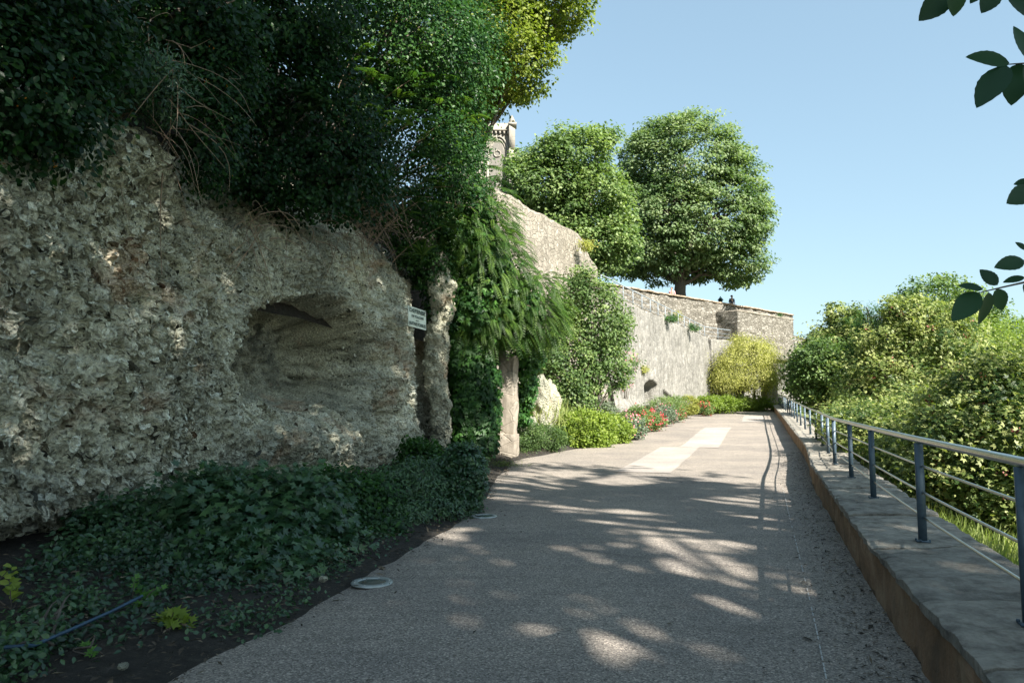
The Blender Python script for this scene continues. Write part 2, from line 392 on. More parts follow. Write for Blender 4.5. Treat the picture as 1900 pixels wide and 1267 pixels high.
def foliage(seed, ells, n, size, shape='diamond', per=24, cr=.3, flat=.55, up=.6, out=.5, rnd=.7, droop=.25, shell=.22, rough=.16, cvar=.30, lvar=.22, base_t=.5, zmin=None, sunny=.55, keep=None):
    rng = np.random.default_rng(seed); nc = max(3, n // per)
    P, O = clumps(rng, ells, nc, shell, rough, seed)
    nc = len(P); ct = rng.normal(size=nc) * cvar * .6
    idx = rng.integers(0, nc, n); G = np.clip(rng.normal(size=(n, 3)), -1.7, 1.7) * cr * np.array([1, 1, flat]) * (.6 + .8 * rng.random(nc))[idx][:, None]
    C = P[idx] + G
    Nn = nrm(O[idx] * out + np.array([0, 0, up * .7]) + np.array(S) * sunny + rng.normal(size=(n, 3)) * rnd)   # leaves turn towards the light
    A = nrm(np.cross(Nn, rng.normal(size=(n, 3))) + O[idx] * .5 + np.array([0, 0, -droop]))
    t = base_t + ct[idx] + rng.normal(size=n) * lvar * .6
    sz = size * (.7 + .6 * rng.random(n))
    if zmin is not None:
        k = C[:, 2] > zmin; C, A, Nn, sz, t = C[k], A[k], Nn[k], sz[k], t[k]
    if keep is not None:
        k = keep(C); C, A, Nn, sz, t = C[k], A[k], Nn[k], sz[k], t[k]
    return place(shape, C, A, Nn, sz, t), P
def limbs(seed, base, top, targets, r0, n=26, rtip=.02, bend=.15):
    """trunk from base to top, limbs out to clump centres"""
    rng = np.random.default_rng(seed); base = np.asarray(base, float); top = np.asarray(top, float)
    L = np.linalg.norm(top - base); polys = []
    t = np.linspace(0, 1, 9)[:, None]; tr = base + (top - base) * t + (rng.normal(size=(9, 3)) * [.03, .03, 0] * L * t * .6)
    rad = r0 * (1 - .75 * t[:, 0]); rad[0] *= 1.35; polys.append((tr, rad))
    tg = targets[rng.choice(len(targets), min(n, len(targets)), replace=False)]
    for q in tg:
        s = rng.uniform(.3, .95); a = base + (top - base) * s
        if q[2] < a[2]: a = base + (top - base) * rng.uniform(.25, .55)
        u = np.linspace(0, 1, 7)[:, None]; m = a + (q - a) * u
        m[:, 2] += np.sin(u[:, 0] * math.pi) * np.linalg.norm(q - a) * bend; m[1:-1] += rng.normal(size=(5, 3)) * .025 * np.linalg.norm(q - a)
        polys.append((m, np.linspace(r0 * .38 * (1 - .5 * s), rtip, 7)))
    return polys
def tree(name, label, cat, base, top, ells, n, size, mat, r0=.2, seed=1, group=None, nl=26, barkm='bark', **kw):
    root = thing(name, base, label, cat, group)
    (V, Fc, t), P = foliage(seed, ells, n, size, **kw)
    obj('crown', mesh_np('crown', V, Fc, M[mat], t), root)
    obj('trunk', tubes_mesh('trunk', limbs(seed + 5, base, top, P, r0, nl), M[barkm], 7), root)
    return root, P
def shrub(name, label, cat, base, ells, n, size, mat, seed=1, group=None, stems=10, sr=.012, flowers=None, barkm='bark', **kw):
    root = thing(name, base, label, cat, group); rng = np.random.default_rng(seed + 99)
    (V, Fc, t), P = foliage(seed, ells, n, size, **kw)
    obj('foliage', mesh_np('foliage', V, Fc, M[mat], t), root)
    if stems:
        pol = []
        for q in P[rng.choice(len(P), min(stems, len(P)), replace=False)]:
            b = np.asarray(base) + rng.normal(size=3) * [.08, .08, 0]; u = np.linspace(0, 1, 6)[:, None]
            m = b + (q - b) * u; m[:, 2] += np.sin(u[:, 0] * math.pi) * .1 * np.linalg.norm(q - b)
            pol.append((m, np.linspace(sr, sr * .35, 6)))
        obj('stem', tubes_mesh('stem', pol, M[barkm], 5), root)
    if flowers:
        fm, fn, fs = flowers[:3]; fname = flowers[3] if len(flowers) > 3 else 'blossom_or_seed'
        Pc, O = clumps(rng, ells, max(4, fn // 6), .06, .12, seed); idx = rng.integers(0, len(Pc), fn)
        C = Pc[idx] + O[idx] * fs * 1.5 + rng.normal(size=(fn, 3)) * fs * .9
        Nn = nrm(O[idx] + rng.normal(size=(fn, 3)) * .8)
        V, Fc, t = place('oval', C, np.cross(Nn, rng.normal(size=(fn, 3))), Nn, fs * (.7 + .6 * rng.random(fn)), rng.random(fn))
        obj(fname, mesh_np(fname, V, Fc, M[fm], t), root)
    return root, P
def EL(px, py, Y, rx, ry, rd):
    """ellipsoid crown whose centre is seen at px,py at distance Y; rx, ry in photo pixels, rd in metres deep"""
    return (at(px, py, Y), np.array([rx / F * Y, rd, ry / F * Y]))
def fronds(rng, bases, dirs, L, nl=13, lw=.5, droop=.9, mat=None, tint0=.5, leaf='narrow'):
    """pinnate leaves: arching rachis with paired leaflets"""
    parts = []
    for b, d, l in zip(bases, dirs, L):
        d = nrm(np.asarray(d)); u = np.linspace(0, 1, nl + 2)[:, None]
        m = b + d * l * u + np.array([0, 0, -1]) * (u ** 2) * l * .45 * droop
        T = nrm(np.gradient(m, axis=0)); sd = nrm(np.cross(T, [0, 0, 1.]) + rng.normal(size=3) * .15); nn = np.cross(sd, T)
        V, Q = tube(m, np.linspace(.006, .002, len(m)) * l / .6, 3, cap=False); parts.append((V, tri(Q), .35))
        q = m[2:]; ll = l * .34 * np.sin(np.linspace(.35, 2.9, len(q))) ** .6 * lw * 2 + .01
        t0 = tint0 + rng.normal() * .2
        for sg in (1, -1):
            A = sd[2:] * sg + T[2:] * .45 + np.array([0, 0, -.25]) * droop
            parts.append(place(leaf, q, A, nn[2:], ll, t0 + rng.normal(size=len(q)) * .08))
    return merge(parts)

# ------------------------------------------------------------------ the ground plan
_ry = np.array([-12, -4, 0, 3.76, 5.96, 8.59, 10.9, 13.3, 15.8, 18.5, 21, 23.6, 26.3, 30, 38, 50, 58, 64])
_rx = np.array([-2.3, .25, 1.45, 2.64, 3.35, 4.27, 5.1, 5.93, 6.91, 7.95, 8.85, 9.74, 10.65, 11.9, 14.65, 18.7, 21.4, 23.5])
def railX(Y): return float(np.interp(Y, _ry, _rx))
def zp(Y):
    Y = np.asarray(Y, float); return np.where(Y < 14, 0, np.where(Y < 28, .00112 * (Y - 14) ** 2 * .98, .215 + .0262 * (Y - 28)))
def zp1(Y): return float(zp(min(Y, 64)))
_ly = np.array([-12, 0, 2, 4.03, 5.2, 6.3, 8.3, 9.8, 10.8, 14, 17, 19.3, 20.4, 22.6, 26, 30.8, 38, 45.6, 48.9, 53, 57, 62])
_lx = np.array([-3.8, -2.7, -2.4, -2.06, -1.78, -1.52, -1.06, -.74, -.62, -.46, -.25, -.05, .35, 1.53, 3.3, 5.56, 8.2, 10.3, 12.9, 16.2, 19.4, 23.6])
def leftX(Y): return np.interp(Y, _ly, _lx)
def gnd(px, py, lift=.0):
    """point on the path surface seen at a photo pixel"""
    Y = 10.0
    r = ray(px, py)
    for _ in range(60):
        Y = .5 * Y + .5 * (EYE - lift - float(zp(Y))) / max(-r[2], 1e-3); Y = min(Y, 64)
    return np.array([r[0] * Y, Y, float(zp(Y)) + lift])

# cliff foot line
_cy = np.array([-14, -4, 2, 6.7, 8.6, 11.9, 17.6, 19.7, 21.6, 23.3])
_cx = np.array([-7.0, -5.8, -5.0, -4.8, -4.55, -4.0, -2.5, -1.75, -1.1, -.35])
_yy = np.linspace(-14, 23.3, 400); _xx = np.interp(_yy, _cy, _cx); _k = np.ones(25) / 25
_xs = np.convolve(np.pad(_xx, 12, 'edge'), _k, 'valid')
def cliffX(Y): return np.interp(Y, _yy, _xs)
W0, W1, W2, W3 = np.array([-.35, 23.3]), np.array([4.5, 33.]), np.array([15.4, 55.]), np.array([27.8, 66.4])
U0, U1 = np.array([6.0, 48.6]), np.array([26.7, 67.6])
def backX(Y):
    Y = np.asarray(Y, float)
    return np.where(Y < 23.3, cliffX(Y), np.interp(Y, [23.3, 33, 55, 66.4, 120], [-.35, 4.5, 15.4, 27.8, 90]))

# ------------------------------------------------------------------ terrain
def rise(Y): return np.interp(Y, [-12, 17, 21, 26, 33, 45, 60], [.18, .22, .35, .55, .95, 1.0, .9])
def terrain_row(Y):
    zc = zp1(Y); rx = railX(Y); lx = min(float(leftX(Y)), rx - 1.0); bx = min(float(backX(Y)), lx - .6)
    xs, zs = [], []
    for k in (60, 20, 5, 1): xs.append(bx - k); zs.append(zc + rise(Y))
    for k in np.linspace(0, 1, 11):
        x = bx + (lx - bx) * k; xs.append(x); zs.append(zc - .02 + rise(Y) * (1 - k) ** .8 + (.04 * float(vnoise([x, Y, 0], 1.7)) if k < 1 else 0))
    for k in (.1, .5, 1): xs.append(lx + (rx + .3 - lx) * k); zs.append(zc - .08)
    for d in (.55, 1, 2, 3, 4.5, 6.5, 9, 12, 16, 22, 32, 60, 130):
        x = rx + .3 + d; xs.append(x); zs.append(zc - .12 - min(d, 16) * .20 + .12 * float(vnoise([x, Y, 0], .8)))
    return np.stack([xs, np.full(len(xs), Y), zs], -1)
Ys = np.concatenate([np.arange(-14, 62, .4), np.linspace(62, 320, 30)])
V, Q = sweep(Ys, terrain_row)
cent = V[Q].mean(1); mi = (cent[:, 0] > np.array([railX(y) for y in cent[:, 1]])).astype(int)
tag(obj('ground', mesh_np('ground', V, Q, [M['soil'], M['ground']], None, True, mi)), kind='structure')

def path_row(Y):
    rx = railX(Y) - .40; lx = min(float(leftX(Y)), rx - .4) + .10 * float(vnoise([0, Y, 3], 1.3)) + .04 * float(vnoise([0, Y, 9], 5))
    k = np.linspace(0, 1, 14); x = lx + (rx - lx) * k
    z = zp1(Y) + .006 * vnoise(np.stack([x, np.full(14, Y), np.zeros(14)], -1), .7); z[0] -= .03
    return np.stack([x, np.full(14, Y), z], -1)
V, Q = sweep(np.concatenate([np.arange(-12, 20, .12), np.arange(20, 62, .4)]), path_row)
tag(obj('path', mesh_np('path', V, Q, M['path'], None, True)), kind='structure')
def sheet(name, px_poly, mat, lift=.010, n=10):
    """quad patch on the path surface, corners given by where they lie on the path"""
    a, b, c, d = [gnd(*p) for p in px_poly]; u = np.linspace(0, 1, n)
    G = (a[None, None] * ((1 - u)[:, None, None] * (1 - u)[None, :, None]) + b * (u[:, None, None] * (1 - u)[None, :, None])
         + c * (u[:, None, None] * u[None, :, None]) + d * ((1 - u)[:, None, None] * u[None, :, None]))
    G[..., 2] = zp(G[..., 1]) + lift
    e = (np.minimum(np.minimum(u, 1 - u)[:, None], np.minimum(u, 1 - u)[None]) == 0)
    G[..., :2] += e[..., None] * .03 * np.stack([vnoise(G, 3, 1), vnoise(G, 3, 2)], -1)
    return tag(obj(name, mesh_np(name, G.reshape(-1, 3), grid(n, n), mat)), kind='structure')
sheet('concrete_patch', [(1308, 793), (1356, 793), (1332, 831), (1262, 829)], M['patch'], .010)
sheet('concrete_patch', [(1226, 830), (1297, 830), (1243, 878), (1140, 876)], M['patch'], .014)
sheet('concrete_patch', [(1380, 771), (1416, 772), (1418, 783), (1376, 783)], M['patch'], .012)
# chalk line along the path
pts = [gnd(*p) for p in [(1536, 1275), (1517, 1180), (1497, 1090), (1480, 1020), (1466, 965), (1457, 925), (1450, 898)]]
ln = []
for a, b in zip(pts[:-1], pts[1:]):
    for k in range(9):
        rnd_ = random.Random(k + int(a[1] * 50))
        if rnd_.random() < .22: continue
        ln.append((a + (b - a) * k / 9, a + (b - a) * (k + rnd_.uniform(.6, .98)) / 9))
parts = []
for a, b in ln:
    d = nrm((b - a)[None])[0]; s = np.array([d[1], -d[0], 0]) * .0045; z = np.array([0, 0, .012])
    parts.append((np.array([a - s + z, a + s + z, b + s + z, b - s + z]), np.array([[0, 1, 2, 3]]), 0))
V, Q, _ = merge(parts); tag(obj('painted_line', mesh_np('painted_line', V, Q, plain('chalk', (.42, .42, .40), .9))), kind='structure')

# plateau and bank above the cliff and walls
def bank_row(p, d, prof):
    return [np.array([p[0] + d[0] * o, p[1] + d[1] * o, z]) for o, z in prof]
rows = []
for Y in np.linspace(-14, 22.5, 60):
    zt = 4.0 if Y < 12 else 4.0 + (Y - 12) * .08
    hb = float(sst(Y, 3, 9) * sst(-Y, -22.4, -19.5))
    rows.append(bank_row((float(cliffX(Y)), Y), (-.97, .24), [(.75, 3.2), (1.1, zt), (1.9, zt + 1.3 + .9 * hb), (3.2, zt + 2.9 + 2.4 * hb), (5, 8.4 + 2.8 * hb), (9, 9.0 + 2.6 * hb), (24, 9.4 + 2 * hb), (70, 9.6 + 2 * hb)]))
for k in np.linspace(0, 1, 12):
    p = W0 + (W1 - W0) * k; rows.append(bank_row(p, (-.97, .24), [(.9, 1.0), (1.0, 5.0), (1.1, 7.0), (1.2, 8.0), (3, 8.3), (9, 8.7), (24, 9.2), (70, 9.6)]))
for k in np.linspace(.05, 1, 10):
    p = U0 + (U1 - U0) * k + np.array([-.5, .5]) * 1.3; rows.append(bank_row(p, (-.72, .69), [(0, 1.0), (.05, 5.0), (.1, 7), (.2, 8.8), (2, 8.95), (9, 9.0), (24, 9.2), (70, 9.6)]))
V = np.array(rows); V[..., 2] += .15 * fbm(V, .7, 3, 5); nu, nv = V.shape[:2]
tag(obj('hillside', mesh_np('hillside', V.reshape(-1, 3), grid(nu, nv), M['soil'], None, True)), kind='structure')

# ------------------------------------------------------------------ the fossil cliff
Yc = np.concatenate([np.arange(-3, 4, .10), np.arange(4, 12, .018), np.arange(12, 22.7, .026)]); Zc = np.concatenate([np.arange(-.35, 5.2, .021), np.arange(5.2, 6.6, .1)])
bx = cliffX(Yc); dx = np.gradient(bx, Yc); nx, ny = 1 / np.hypot(1, dx), -dx / np.hypot(1, dx)
YY, ZZ = np.meshgrid(Yc, Zc, indexing='ij'); BX = np.repeat(bx[:, None], len(Zc), 1)
B = np.stack([BX, YY, ZZ], -1); px, py = proj(B + np.where(YY[..., None] < .5, [[[0, 5, 0]]], 0.))
px = np.where(YY < 4, -400, px)
d = -.06 * (ZZ - 1) + .26 * fbm(B, .45, 3, 2) + .13 * fbm(B, 1.5, 3, 8)
d -= .55 * sst(-ZZ, -.50, -.22) * sst(-YY, -10.5, -8.5)
zt = np.interp(YY, [2, 7, 8.2, 8.9, 9.8, 13, 16, 20], [3.9, 3.8, 4.7, 4.8, 4.1, 4.4, 4.9, 4.2])
d -= .95 * np.maximum(0, ZZ - zt)
d += .35 * np.exp(-((px - 270) / 70) ** 2 - ((py - 275) / 45) ** 2)
# the carved recess with its sloping sandy floor
ex = (px - 580) / np.where(px > 580, 132, 136); ey = (py - 668) / np.where(py < 668, 124, 104)
rr = (np.abs(ex) ** 2.3 + np.abs(ey) ** 2.3) ** (1 / 2.3) + .05 * fbm(B, 2.2, 2, 4) + .12 * np.clip(ex, 0, 1) * np.clip(-ey, 0, 1)
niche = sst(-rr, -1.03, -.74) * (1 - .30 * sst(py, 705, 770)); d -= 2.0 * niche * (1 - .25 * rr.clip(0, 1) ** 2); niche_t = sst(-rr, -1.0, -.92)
d += .42 * np.exp(-((px - 570) / 120) ** 2 - ((py - 815) / 38) ** 2) + .34 * np.exp(-((px - 722) / 20) ** 2 - ((py - 640) / 75) ** 2)          # lip under the recess
d -= .55 * np.exp(-((px - 712) / 13) ** 2 - ((py - 800) / 55) ** 2)           # hollow at the foot of the first pillar
d -= .5 * np.exp(-((px - 716) / 18) ** 2 - ((py - 668) / 26) ** 2)
d -= .45 * np.exp(-((px - 640) / 60) ** 2 - ((py - 915) / 26) ** 2)
d -= .35 * np.exp(-((px - 90) / 70) ** 2 - ((py - 645) / 22) ** 2) + .25 * np.exp(-((px - 250) / 30) ** 2 - ((py - 560) / 18) ** 2)
d -= 1.9 * sst(px + 5 * vnoise(B, 1.6, 3), 774, 790) * sst(py, 500, 600)   # the rock ends in a ragged edge, open hollow beyond
d += .22 * np.exp(-((px - 748) / 24) ** 2) * sst(py, 480, 560)
pit = np.maximum(0, vnoise(B * [1, 1, 1.2], 9, 61) - .12) + .7 * np.maximum(0, vnoise(B, 19, 62) - .2); d -= .17 * pit
fine = np.where((niche > .5), .8, 1.0)
cr = fbm(B * [1, 1, 1.3], 7, 3, 31); d += .06 * fine * cr + .045 * fine * (1 - 2 * np.abs(vnoise(B, 16, 40))) + .026 * vnoise(B, 30, 44)
P = np.stack([BX + nx[:, None] * d, YY + ny[:, None] * d, ZZ + .03 * vnoise(B, 9, 77)], -1)
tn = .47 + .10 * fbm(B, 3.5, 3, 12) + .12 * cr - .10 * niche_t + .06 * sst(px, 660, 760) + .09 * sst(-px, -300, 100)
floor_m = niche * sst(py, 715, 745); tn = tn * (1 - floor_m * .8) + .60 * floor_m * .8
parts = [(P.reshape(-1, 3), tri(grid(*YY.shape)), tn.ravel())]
# oyster shells standing out of the rock
rng = np.random.default_rng(11); gu = np.gradient(P, axis=0); gv = np.gradient(P, axis=1); GN = nrm(np.cross(gu, gv)); GN[GN[..., 0] < 0] *= -1
area = np.linalg.norm(np.cross(gu, gv), axis=-1); wgt = area * (YY > 3.5) * (1 - .85 * floor_m) * (ZZ < 5.3) * np.where(YY > 12, .7, 1.15)
wgt = (wgt / wgt.sum()).ravel(); ns = 78000; ix = rng.choice(len(wgt), ns, p=wgt)
C = P.reshape(-1, 3)[ix]; Nn = GN.reshape(-1, 3)[ix]
bed = np.array([.0, .55, -.35])                                            # loose bedding direction of the shells
tilt = nrm(Nn * .65 + rng.normal(size=(ns, 3)) * .62 + bed * .3)
Ax = nrm(np.cross(tilt, rng.normal(size=(ns, 3))) + bed * .5)
sz = rng.gamma(3.2, .012, ns) + .014; sz *= np.where(niche.ravel()[ix] > .5, .6, 1) * (1 + .9 * (C[:, 1] < 9.5) * rng.random(ns))
SH = np.array([[0, 0, 0], [.28, .10, .10], [.42, .45, .16], [.25, .85, .10], [0, 1, .04], [-.25, .85, .12], [-.40, .45, .18], [-.26, .12, .10], [0, .5, -.03]])
SF = np.array([[8, i, (i + 1) % 8] for i in range(8)])
LEAF['shell'] = (SH, SF)
tt = .50 + .36 * rng.normal(size=ns) * .6 + .1 * (rng.random(ns) < .08) + (tn.ravel()[ix] - .47) * .8
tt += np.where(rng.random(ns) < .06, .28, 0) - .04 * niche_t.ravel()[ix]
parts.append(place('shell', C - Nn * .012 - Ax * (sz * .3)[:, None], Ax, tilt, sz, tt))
V, T, t = merge(parts)
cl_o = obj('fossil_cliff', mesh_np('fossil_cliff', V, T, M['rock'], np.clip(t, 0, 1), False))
tag(cl_o, 'rough grey and tan cliff packed with fossil oyster shells, with a carved hollow', 'cliff')
def cliff_pt(Y, z, off=0.0):
    i = min(np.searchsorted(Yc, Y), len(Yc) - 1); j = min(np.searchsorted(Zc, z), len(Zc) - 1); return P[i, j] + np.array([off, 0, 0])

# free standing second pillar of rock, in front of the dark hollow
def rock_column(c, r, z0, z1, seed):
    za = np.arange(z0, z1, .03); th = np.linspace(0, 2 * math.pi, 90); ZZ_, TT = np.meshgrid(za, th, indexing='ij')
    D = np.stack([np.cos(TT), np.sin(TT), 0 * TT], -1); Pb = np.array([c[0], c[1], 0]) + D * r + np.stack([0 * ZZ_, 0 * ZZ_, ZZ_], -1); Pb[:, -1] = Pb[:, 0]
    rr_ = r * (1 + .22 * np.cos((ZZ_ - z0) / (z1 - z0) * 5.5 + 1)) + .17 * fbm(Pb, 1.3, 3, seed) + .06 * fbm(Pb, 6, 3, seed) - .10 * np.maximum(0, vnoise(Pb, 10, seed) - .15); rr_[:, -1] = rr_[:, 0]
    G = np.array([c[0], c[1], 0]) + D * rr_[..., None] + np.stack([.12 * vnoise(np.stack([ZZ_, 0 * ZZ_, 0 * ZZ_], -1), .9, 5), 0 * ZZ_, ZZ_], -1)
    rg = np.random.default_rng(seed); k = rg.integers(0, G.shape[0] * G.shape[1], 3200); C_ = G.reshape(-1, 3)[k]; N_ = D.reshape(-1, 3)[k]
    tl = nrm(N_ * .6 + rg.normal(size=(3200, 3)) * .6); Ax_ = nrm(np.cross(tl, rg.normal(size=(3200, 3)))); s_ = rg.gamma(3, .014, 3200) + .014
    V, T, t = merge([(G.reshape(-1, 3), tri(grid(*ZZ_.shape)), .42), place('shell', C_ - N_ * .01 - Ax_ * (s_ * .3)[:, None], Ax_, tl, s_, .40 + .2 * rg.normal(size=3200))])
    return obj('rock_pillar', mesh_np('rock_pillar', V, T, M['rock'], np.clip(t, 0, 1)))
q = at(812, 800, 17.9)
tag(rock_column((q[0], q[1]), .24, .0, 5.3, 5), 'weathered pinkish rock pillar between the sign and the ivy column', 'rock pillar')

# ------------------------------------------------------------------ walls
def wall(name, label, A, Bp, z0, z1, mat, batter=.0, step=.08, thick=.7, feat=None, seed=0, amp=.05, parts=True, cat='wall', group=None, topn=.06):
    A = np.array(A, float); Bp = np.array(Bp, float); L = np.linalg.norm(Bp - A); nu = int(L / step) + 2
    u = np.linspace(0, 1, nu); dv = (Bp - A) / L; nn = np.array([dv[1], -dv[0]])
    za = np.array([z0(k) if callable(z0) else z0 for k in u]); zb = np.array([z1(k) if callable(z1) else z1 for k in u])
    zb = zb + topn * fbm(np.stack([u * L, u * 0 + seed, u * 0], -1), 1.4, 3, seed)
    nv = int((zb - za).max() / step) + 2; v = np.linspace(0, 1, nv)
    Z = za[:, None] + (zb - za)[:, None] * v[None]; X = A[0] + dv[0] * L * u[:, None] + 0 * Z; Y = A[1] + dv[1] * L * u[:, None] + 0 * Z
    Bs = np.stack([X, Y, Z], -1); dd = -batter * (Z - za[:, None]) + amp * fbm(Bs, .8, 3, seed) + amp * .35 * fbm(Bs, 4, 2, seed + 3)
    qx, qy = proj(Bs)
    if feat is not None: dd = dd + feat(qx, qy, u[:, None] + 0 * Z, Z)
    G = Bs + dd[..., None] * np.array([nn[0], nn[1], 0])
    top = G[:, -1:].copy(); back1 = top - np.array([nn[0], nn[1], 0]) * thick; back2 = back1.copy(); back2[..., 2] = za[:, None]
    G = np.concatenate([G, back1, back2], 1)
    V, Q = G.reshape(-1, 3), grid(G.shape[0], G.shape[1])
    # end caps
    pr = [(V, tri(Q), .5)]
    for e in (0, -1):
        c = G[e]; m = c.mean(0)[None]; n_ = len(c); Vc = np.concatenate([c, m]); k = np.arange(n_); pr.append((Vc, np.stack([k, (k + 1) % n_, np.full(n_, n_)], -1), .5))
    V, T, t = merge(pr)
    return tag(obj(name, mesh_np(name, V, T, mat, None, False)), label, cat, group)
def bat_feat(qx, qy, u, Z):
    return -1.1 * sst(Z, 7.6, 9.0) * sst(u, .82, 1.02) - .9 * sst(u, .955, 1.0) * sst(Z, 4, 8)
bw = wall('retaining_wall', 'tall weathered battered stone wall rising behind the big shrub, its far top corner rounded', W0 - (W1 - W0) * .12, W1, 0.2,
     lambda k: 8.85 - .35 * sst(k, .75, .93) - 1.3 * sst(k, .93, 1.0), M['wall_batter'], .05, .09, 1.0, bat_feat, 3, .06)
def arch(qx, qy, x0, x1, yt, yb, slant=0):
    c = (x0 + x1) / 2; r = (x1 - x0) / 2; ys = yt + r * 1.1
    e = np.where(qy < ys, np.hypot((qx - c) / r, (qy - ys) / (ys - yt)), np.abs(qx - c) / r)
    return sst(-e, -1.06, -.94) * (qy < yb)
def ramp_feat(qx, qy, u, Z):
    r = -.9 * arch(qx, qy, 1133, 1151, 712, 756) - 1.0 * arch(qx, qy, 1199, 1223, 706, 748)
    k = (qy - 727) - (qx - 1233) * .85
    r = r - .5 * ((np.abs(k) < 4) & (qx > 1233) & (qx < 1256))
    r = r + .25 * sst(qy, 735, 760) * (1 - arch(qx, qy, 1199, 1223, 706, 760)) * sst(-qx, -1200, -1190)
    return r
rw = wall('ramp_wall', 'long streaked grey stone wall below the sloping handrail, with small arched recesses at its foot', W1 + (0.02, 0), W2, lambda k: 1.0 + .6 * k,
          lambda k: 6.72 - .22 * k, M['wall_ramp'], .06, .075, .5, ramp_feat, 9, .07)
# brick lining of the recesses: jambs and backs stand just in front of the recess back
def brick_back(x0, x1, yt, yb, Yc_):
    c = at((x0 + x1) / 2, (yt + yb) / 2, Yc_); dv_ = nrm(np.array([W2 - W1]))[0]; w_ = (x1 - x0) / F * Yc_ / max(.12, abs(dv_[0] - (c[0] / Yc_) * dv_[1])); h_ = (yb - yt) / F * Yc_
    t_ = ((c[1] - W1[1]) / (W2 - W1)[1]); base = W1 + (W2 - W1) * t_; n2_ = np.array([dv_[1], -dv_[0]])
    q_ = base - n2_ * .98; Vb, Qb = box((q_[0], q_[1], c[2]), (w_ * 1.3, .3, h_ * 1.25), math.atan2(dv_[1], dv_[0])); obj('brick_back', mesh_np('brick_back', Vb, Qb, M['brick']), rw)
brick_back(1199, 1223, 706, 748, 39.5); brick_back(1133, 1151, 712, 756, 33.8)
wall('lower_wall', 'pale stone wall under the far walkway, behind the golden vine', W2 + (.03, .03), W3, 1.5, lambda k: 6.46 - .1 * k, M['wall_ramp'], .03, .14, .5, None, 14, .06)
def up_feat(qx, qy, u, Z):
    return .04 * vnoise(np.stack([qx, qy, qx * 0], -1), .2, 2)
uw = wall('parapet_wall', 'high rubble stone wall of the terrace, below the round linden tree', U0, U1, 5.0, lambda k: 9.62 + .12 * k, M['wall_rubble'], .01, .14, .6, up_feat, 21, .08)
wall('stepped_wall', 'low end of the terrace wall stepping down behind the right shrubs', U1 + (.05, .02), U1 + (3.6, 2.6), 3.0, lambda k: 7.9 - .5 * k, M['wall_rubble'], .0, .14, .6, None, 22, .08)
wall('far_wall', 'sunlit stone wall base at the far bend below the terrace', W3 + (.02, 0), W3 + (5, 3.5), 1.0, 6.0, M['wall_ramp'], .0, .2, .6, None, 25, .06)
# coping of the parapet wall
du = (U1 - U0) / np.linalg.norm(U1 - U0); nnU = np.array([du[1], -du[0]])
cp = []; L = np.linalg.norm(U1 - U0); s = 0; rr_ = random.Random(4)
while s < L - .3:
    l = min(rr_.uniform(.5, 1.0), L - s); c = U0 + du * (s + l / 2) - nnU * .3
    Vb, Qb = box((c[0], c[1], 9.70 + .12 * s / L + rr_.uniform(-.02, .03)), (l - .03, .78 + rr_.uniform(-.04, .06), .11), math.atan2(du[1], du[0])); cp.append((Vb, Qb, 0)); s += l
V, Q, _ = merge(cp); obj('coping', mesh_np('coping', V, Q, masonry_mat('coping_weathered', 3, [(0, (.28, .22, .16)), (1, (.46, .38, .29))], (.2, .16, .12))), uw)
# buttress standing on the parapet wall face
bc = at(1356, 610, 60.3)
def slab(name, c, s, rz, mat, parent=None, seed=0, n=9, amp=.05):
    """boxy stone piece with worn faces"""
    Vs, Qs = [], []
    o = 0
    for ax in range(3):
        for sg in (-1, 1):
            a = np.linspace(-1, 1, n); A_, B_ = np.meshgrid(a, a, indexing='ij'); G = np.zeros((n, n, 3)); G[..., ax] = sg; G[..., (ax + 1) % 3] = A_; G[..., (ax + 2) % 3] = B_
            G = G * np.array(s) / 2; Vs.append(G.reshape(-1, 3)); q = grid(n, n) + o; Qs.append(q if sg > 0 else q[:, ::-1]); o += n * n
    V = np.concatenate(Vs); Q = np.concatenate(Qs); dirn = V / (np.array(s) / 2)
    V = V + nrm(dirn) * (amp * fbm(V + np.array(c), 1.3 / max(.25, min(s)), 3, seed))[:, None] - dirn * (np.abs(dirn) > .98).all(1)[:, None] * amp * .5
    ca, sa = math.cos(rz), math.sin(rz); V = np.stack([V[:, 0] * ca - V[:, 1] * sa, V[:, 0] * sa + V[:, 1] * ca, V[:, 2]], -1) + np.array(c)
    return obj(name, mesh_np(name, V, Q, mat, np.full(len(V), .5), False), parent)
angU = math.atan2(du[1], du[0])
def s_at(px_, off):
    lo, hi = 0.0, 40.0
    for _ in range(40):
        m_ = (lo + hi) / 2; q_ = U0 + du * m_ + nnU * off
        if 950 + F * q_[0] / q_[1] < px_: lo = m_
        else: hi = m_
    return lo
sa, sb = s_at(1371, 1.9), s_at(1474, 1.9); pU = U0 + du * (sa + sb) / 2 + nnU * .95
zt_ = at(1371, 585, 60)[2]
bt = slab('buttress', (pU[0], pU[1], zt_ / 2 + 2.6), (sb - sa, 1.9, zt_ - 5.2), angU, M['wall_rubble'], None, 3, 26, .07); tag(bt, 'broad projecting bastion standing out from the terrace wall', 'bastion'); bt.name = 'bastion'
cpb = [(*box((pU[0] + du[0] * k_, pU[1] + du[1] * k_, zt_ + .04), (1.15, 2.0, .1), angU), 0) for k_ in np.arange(-(sb - sa) / 2 + .6, (sb - sa) / 2, 1.2)]
V, Q, _ = merge(cpb); c_ = obj('coping', mesh_np('coping', V, Q, M['render_pale']), bt); c_.location = (0, 0, 0)

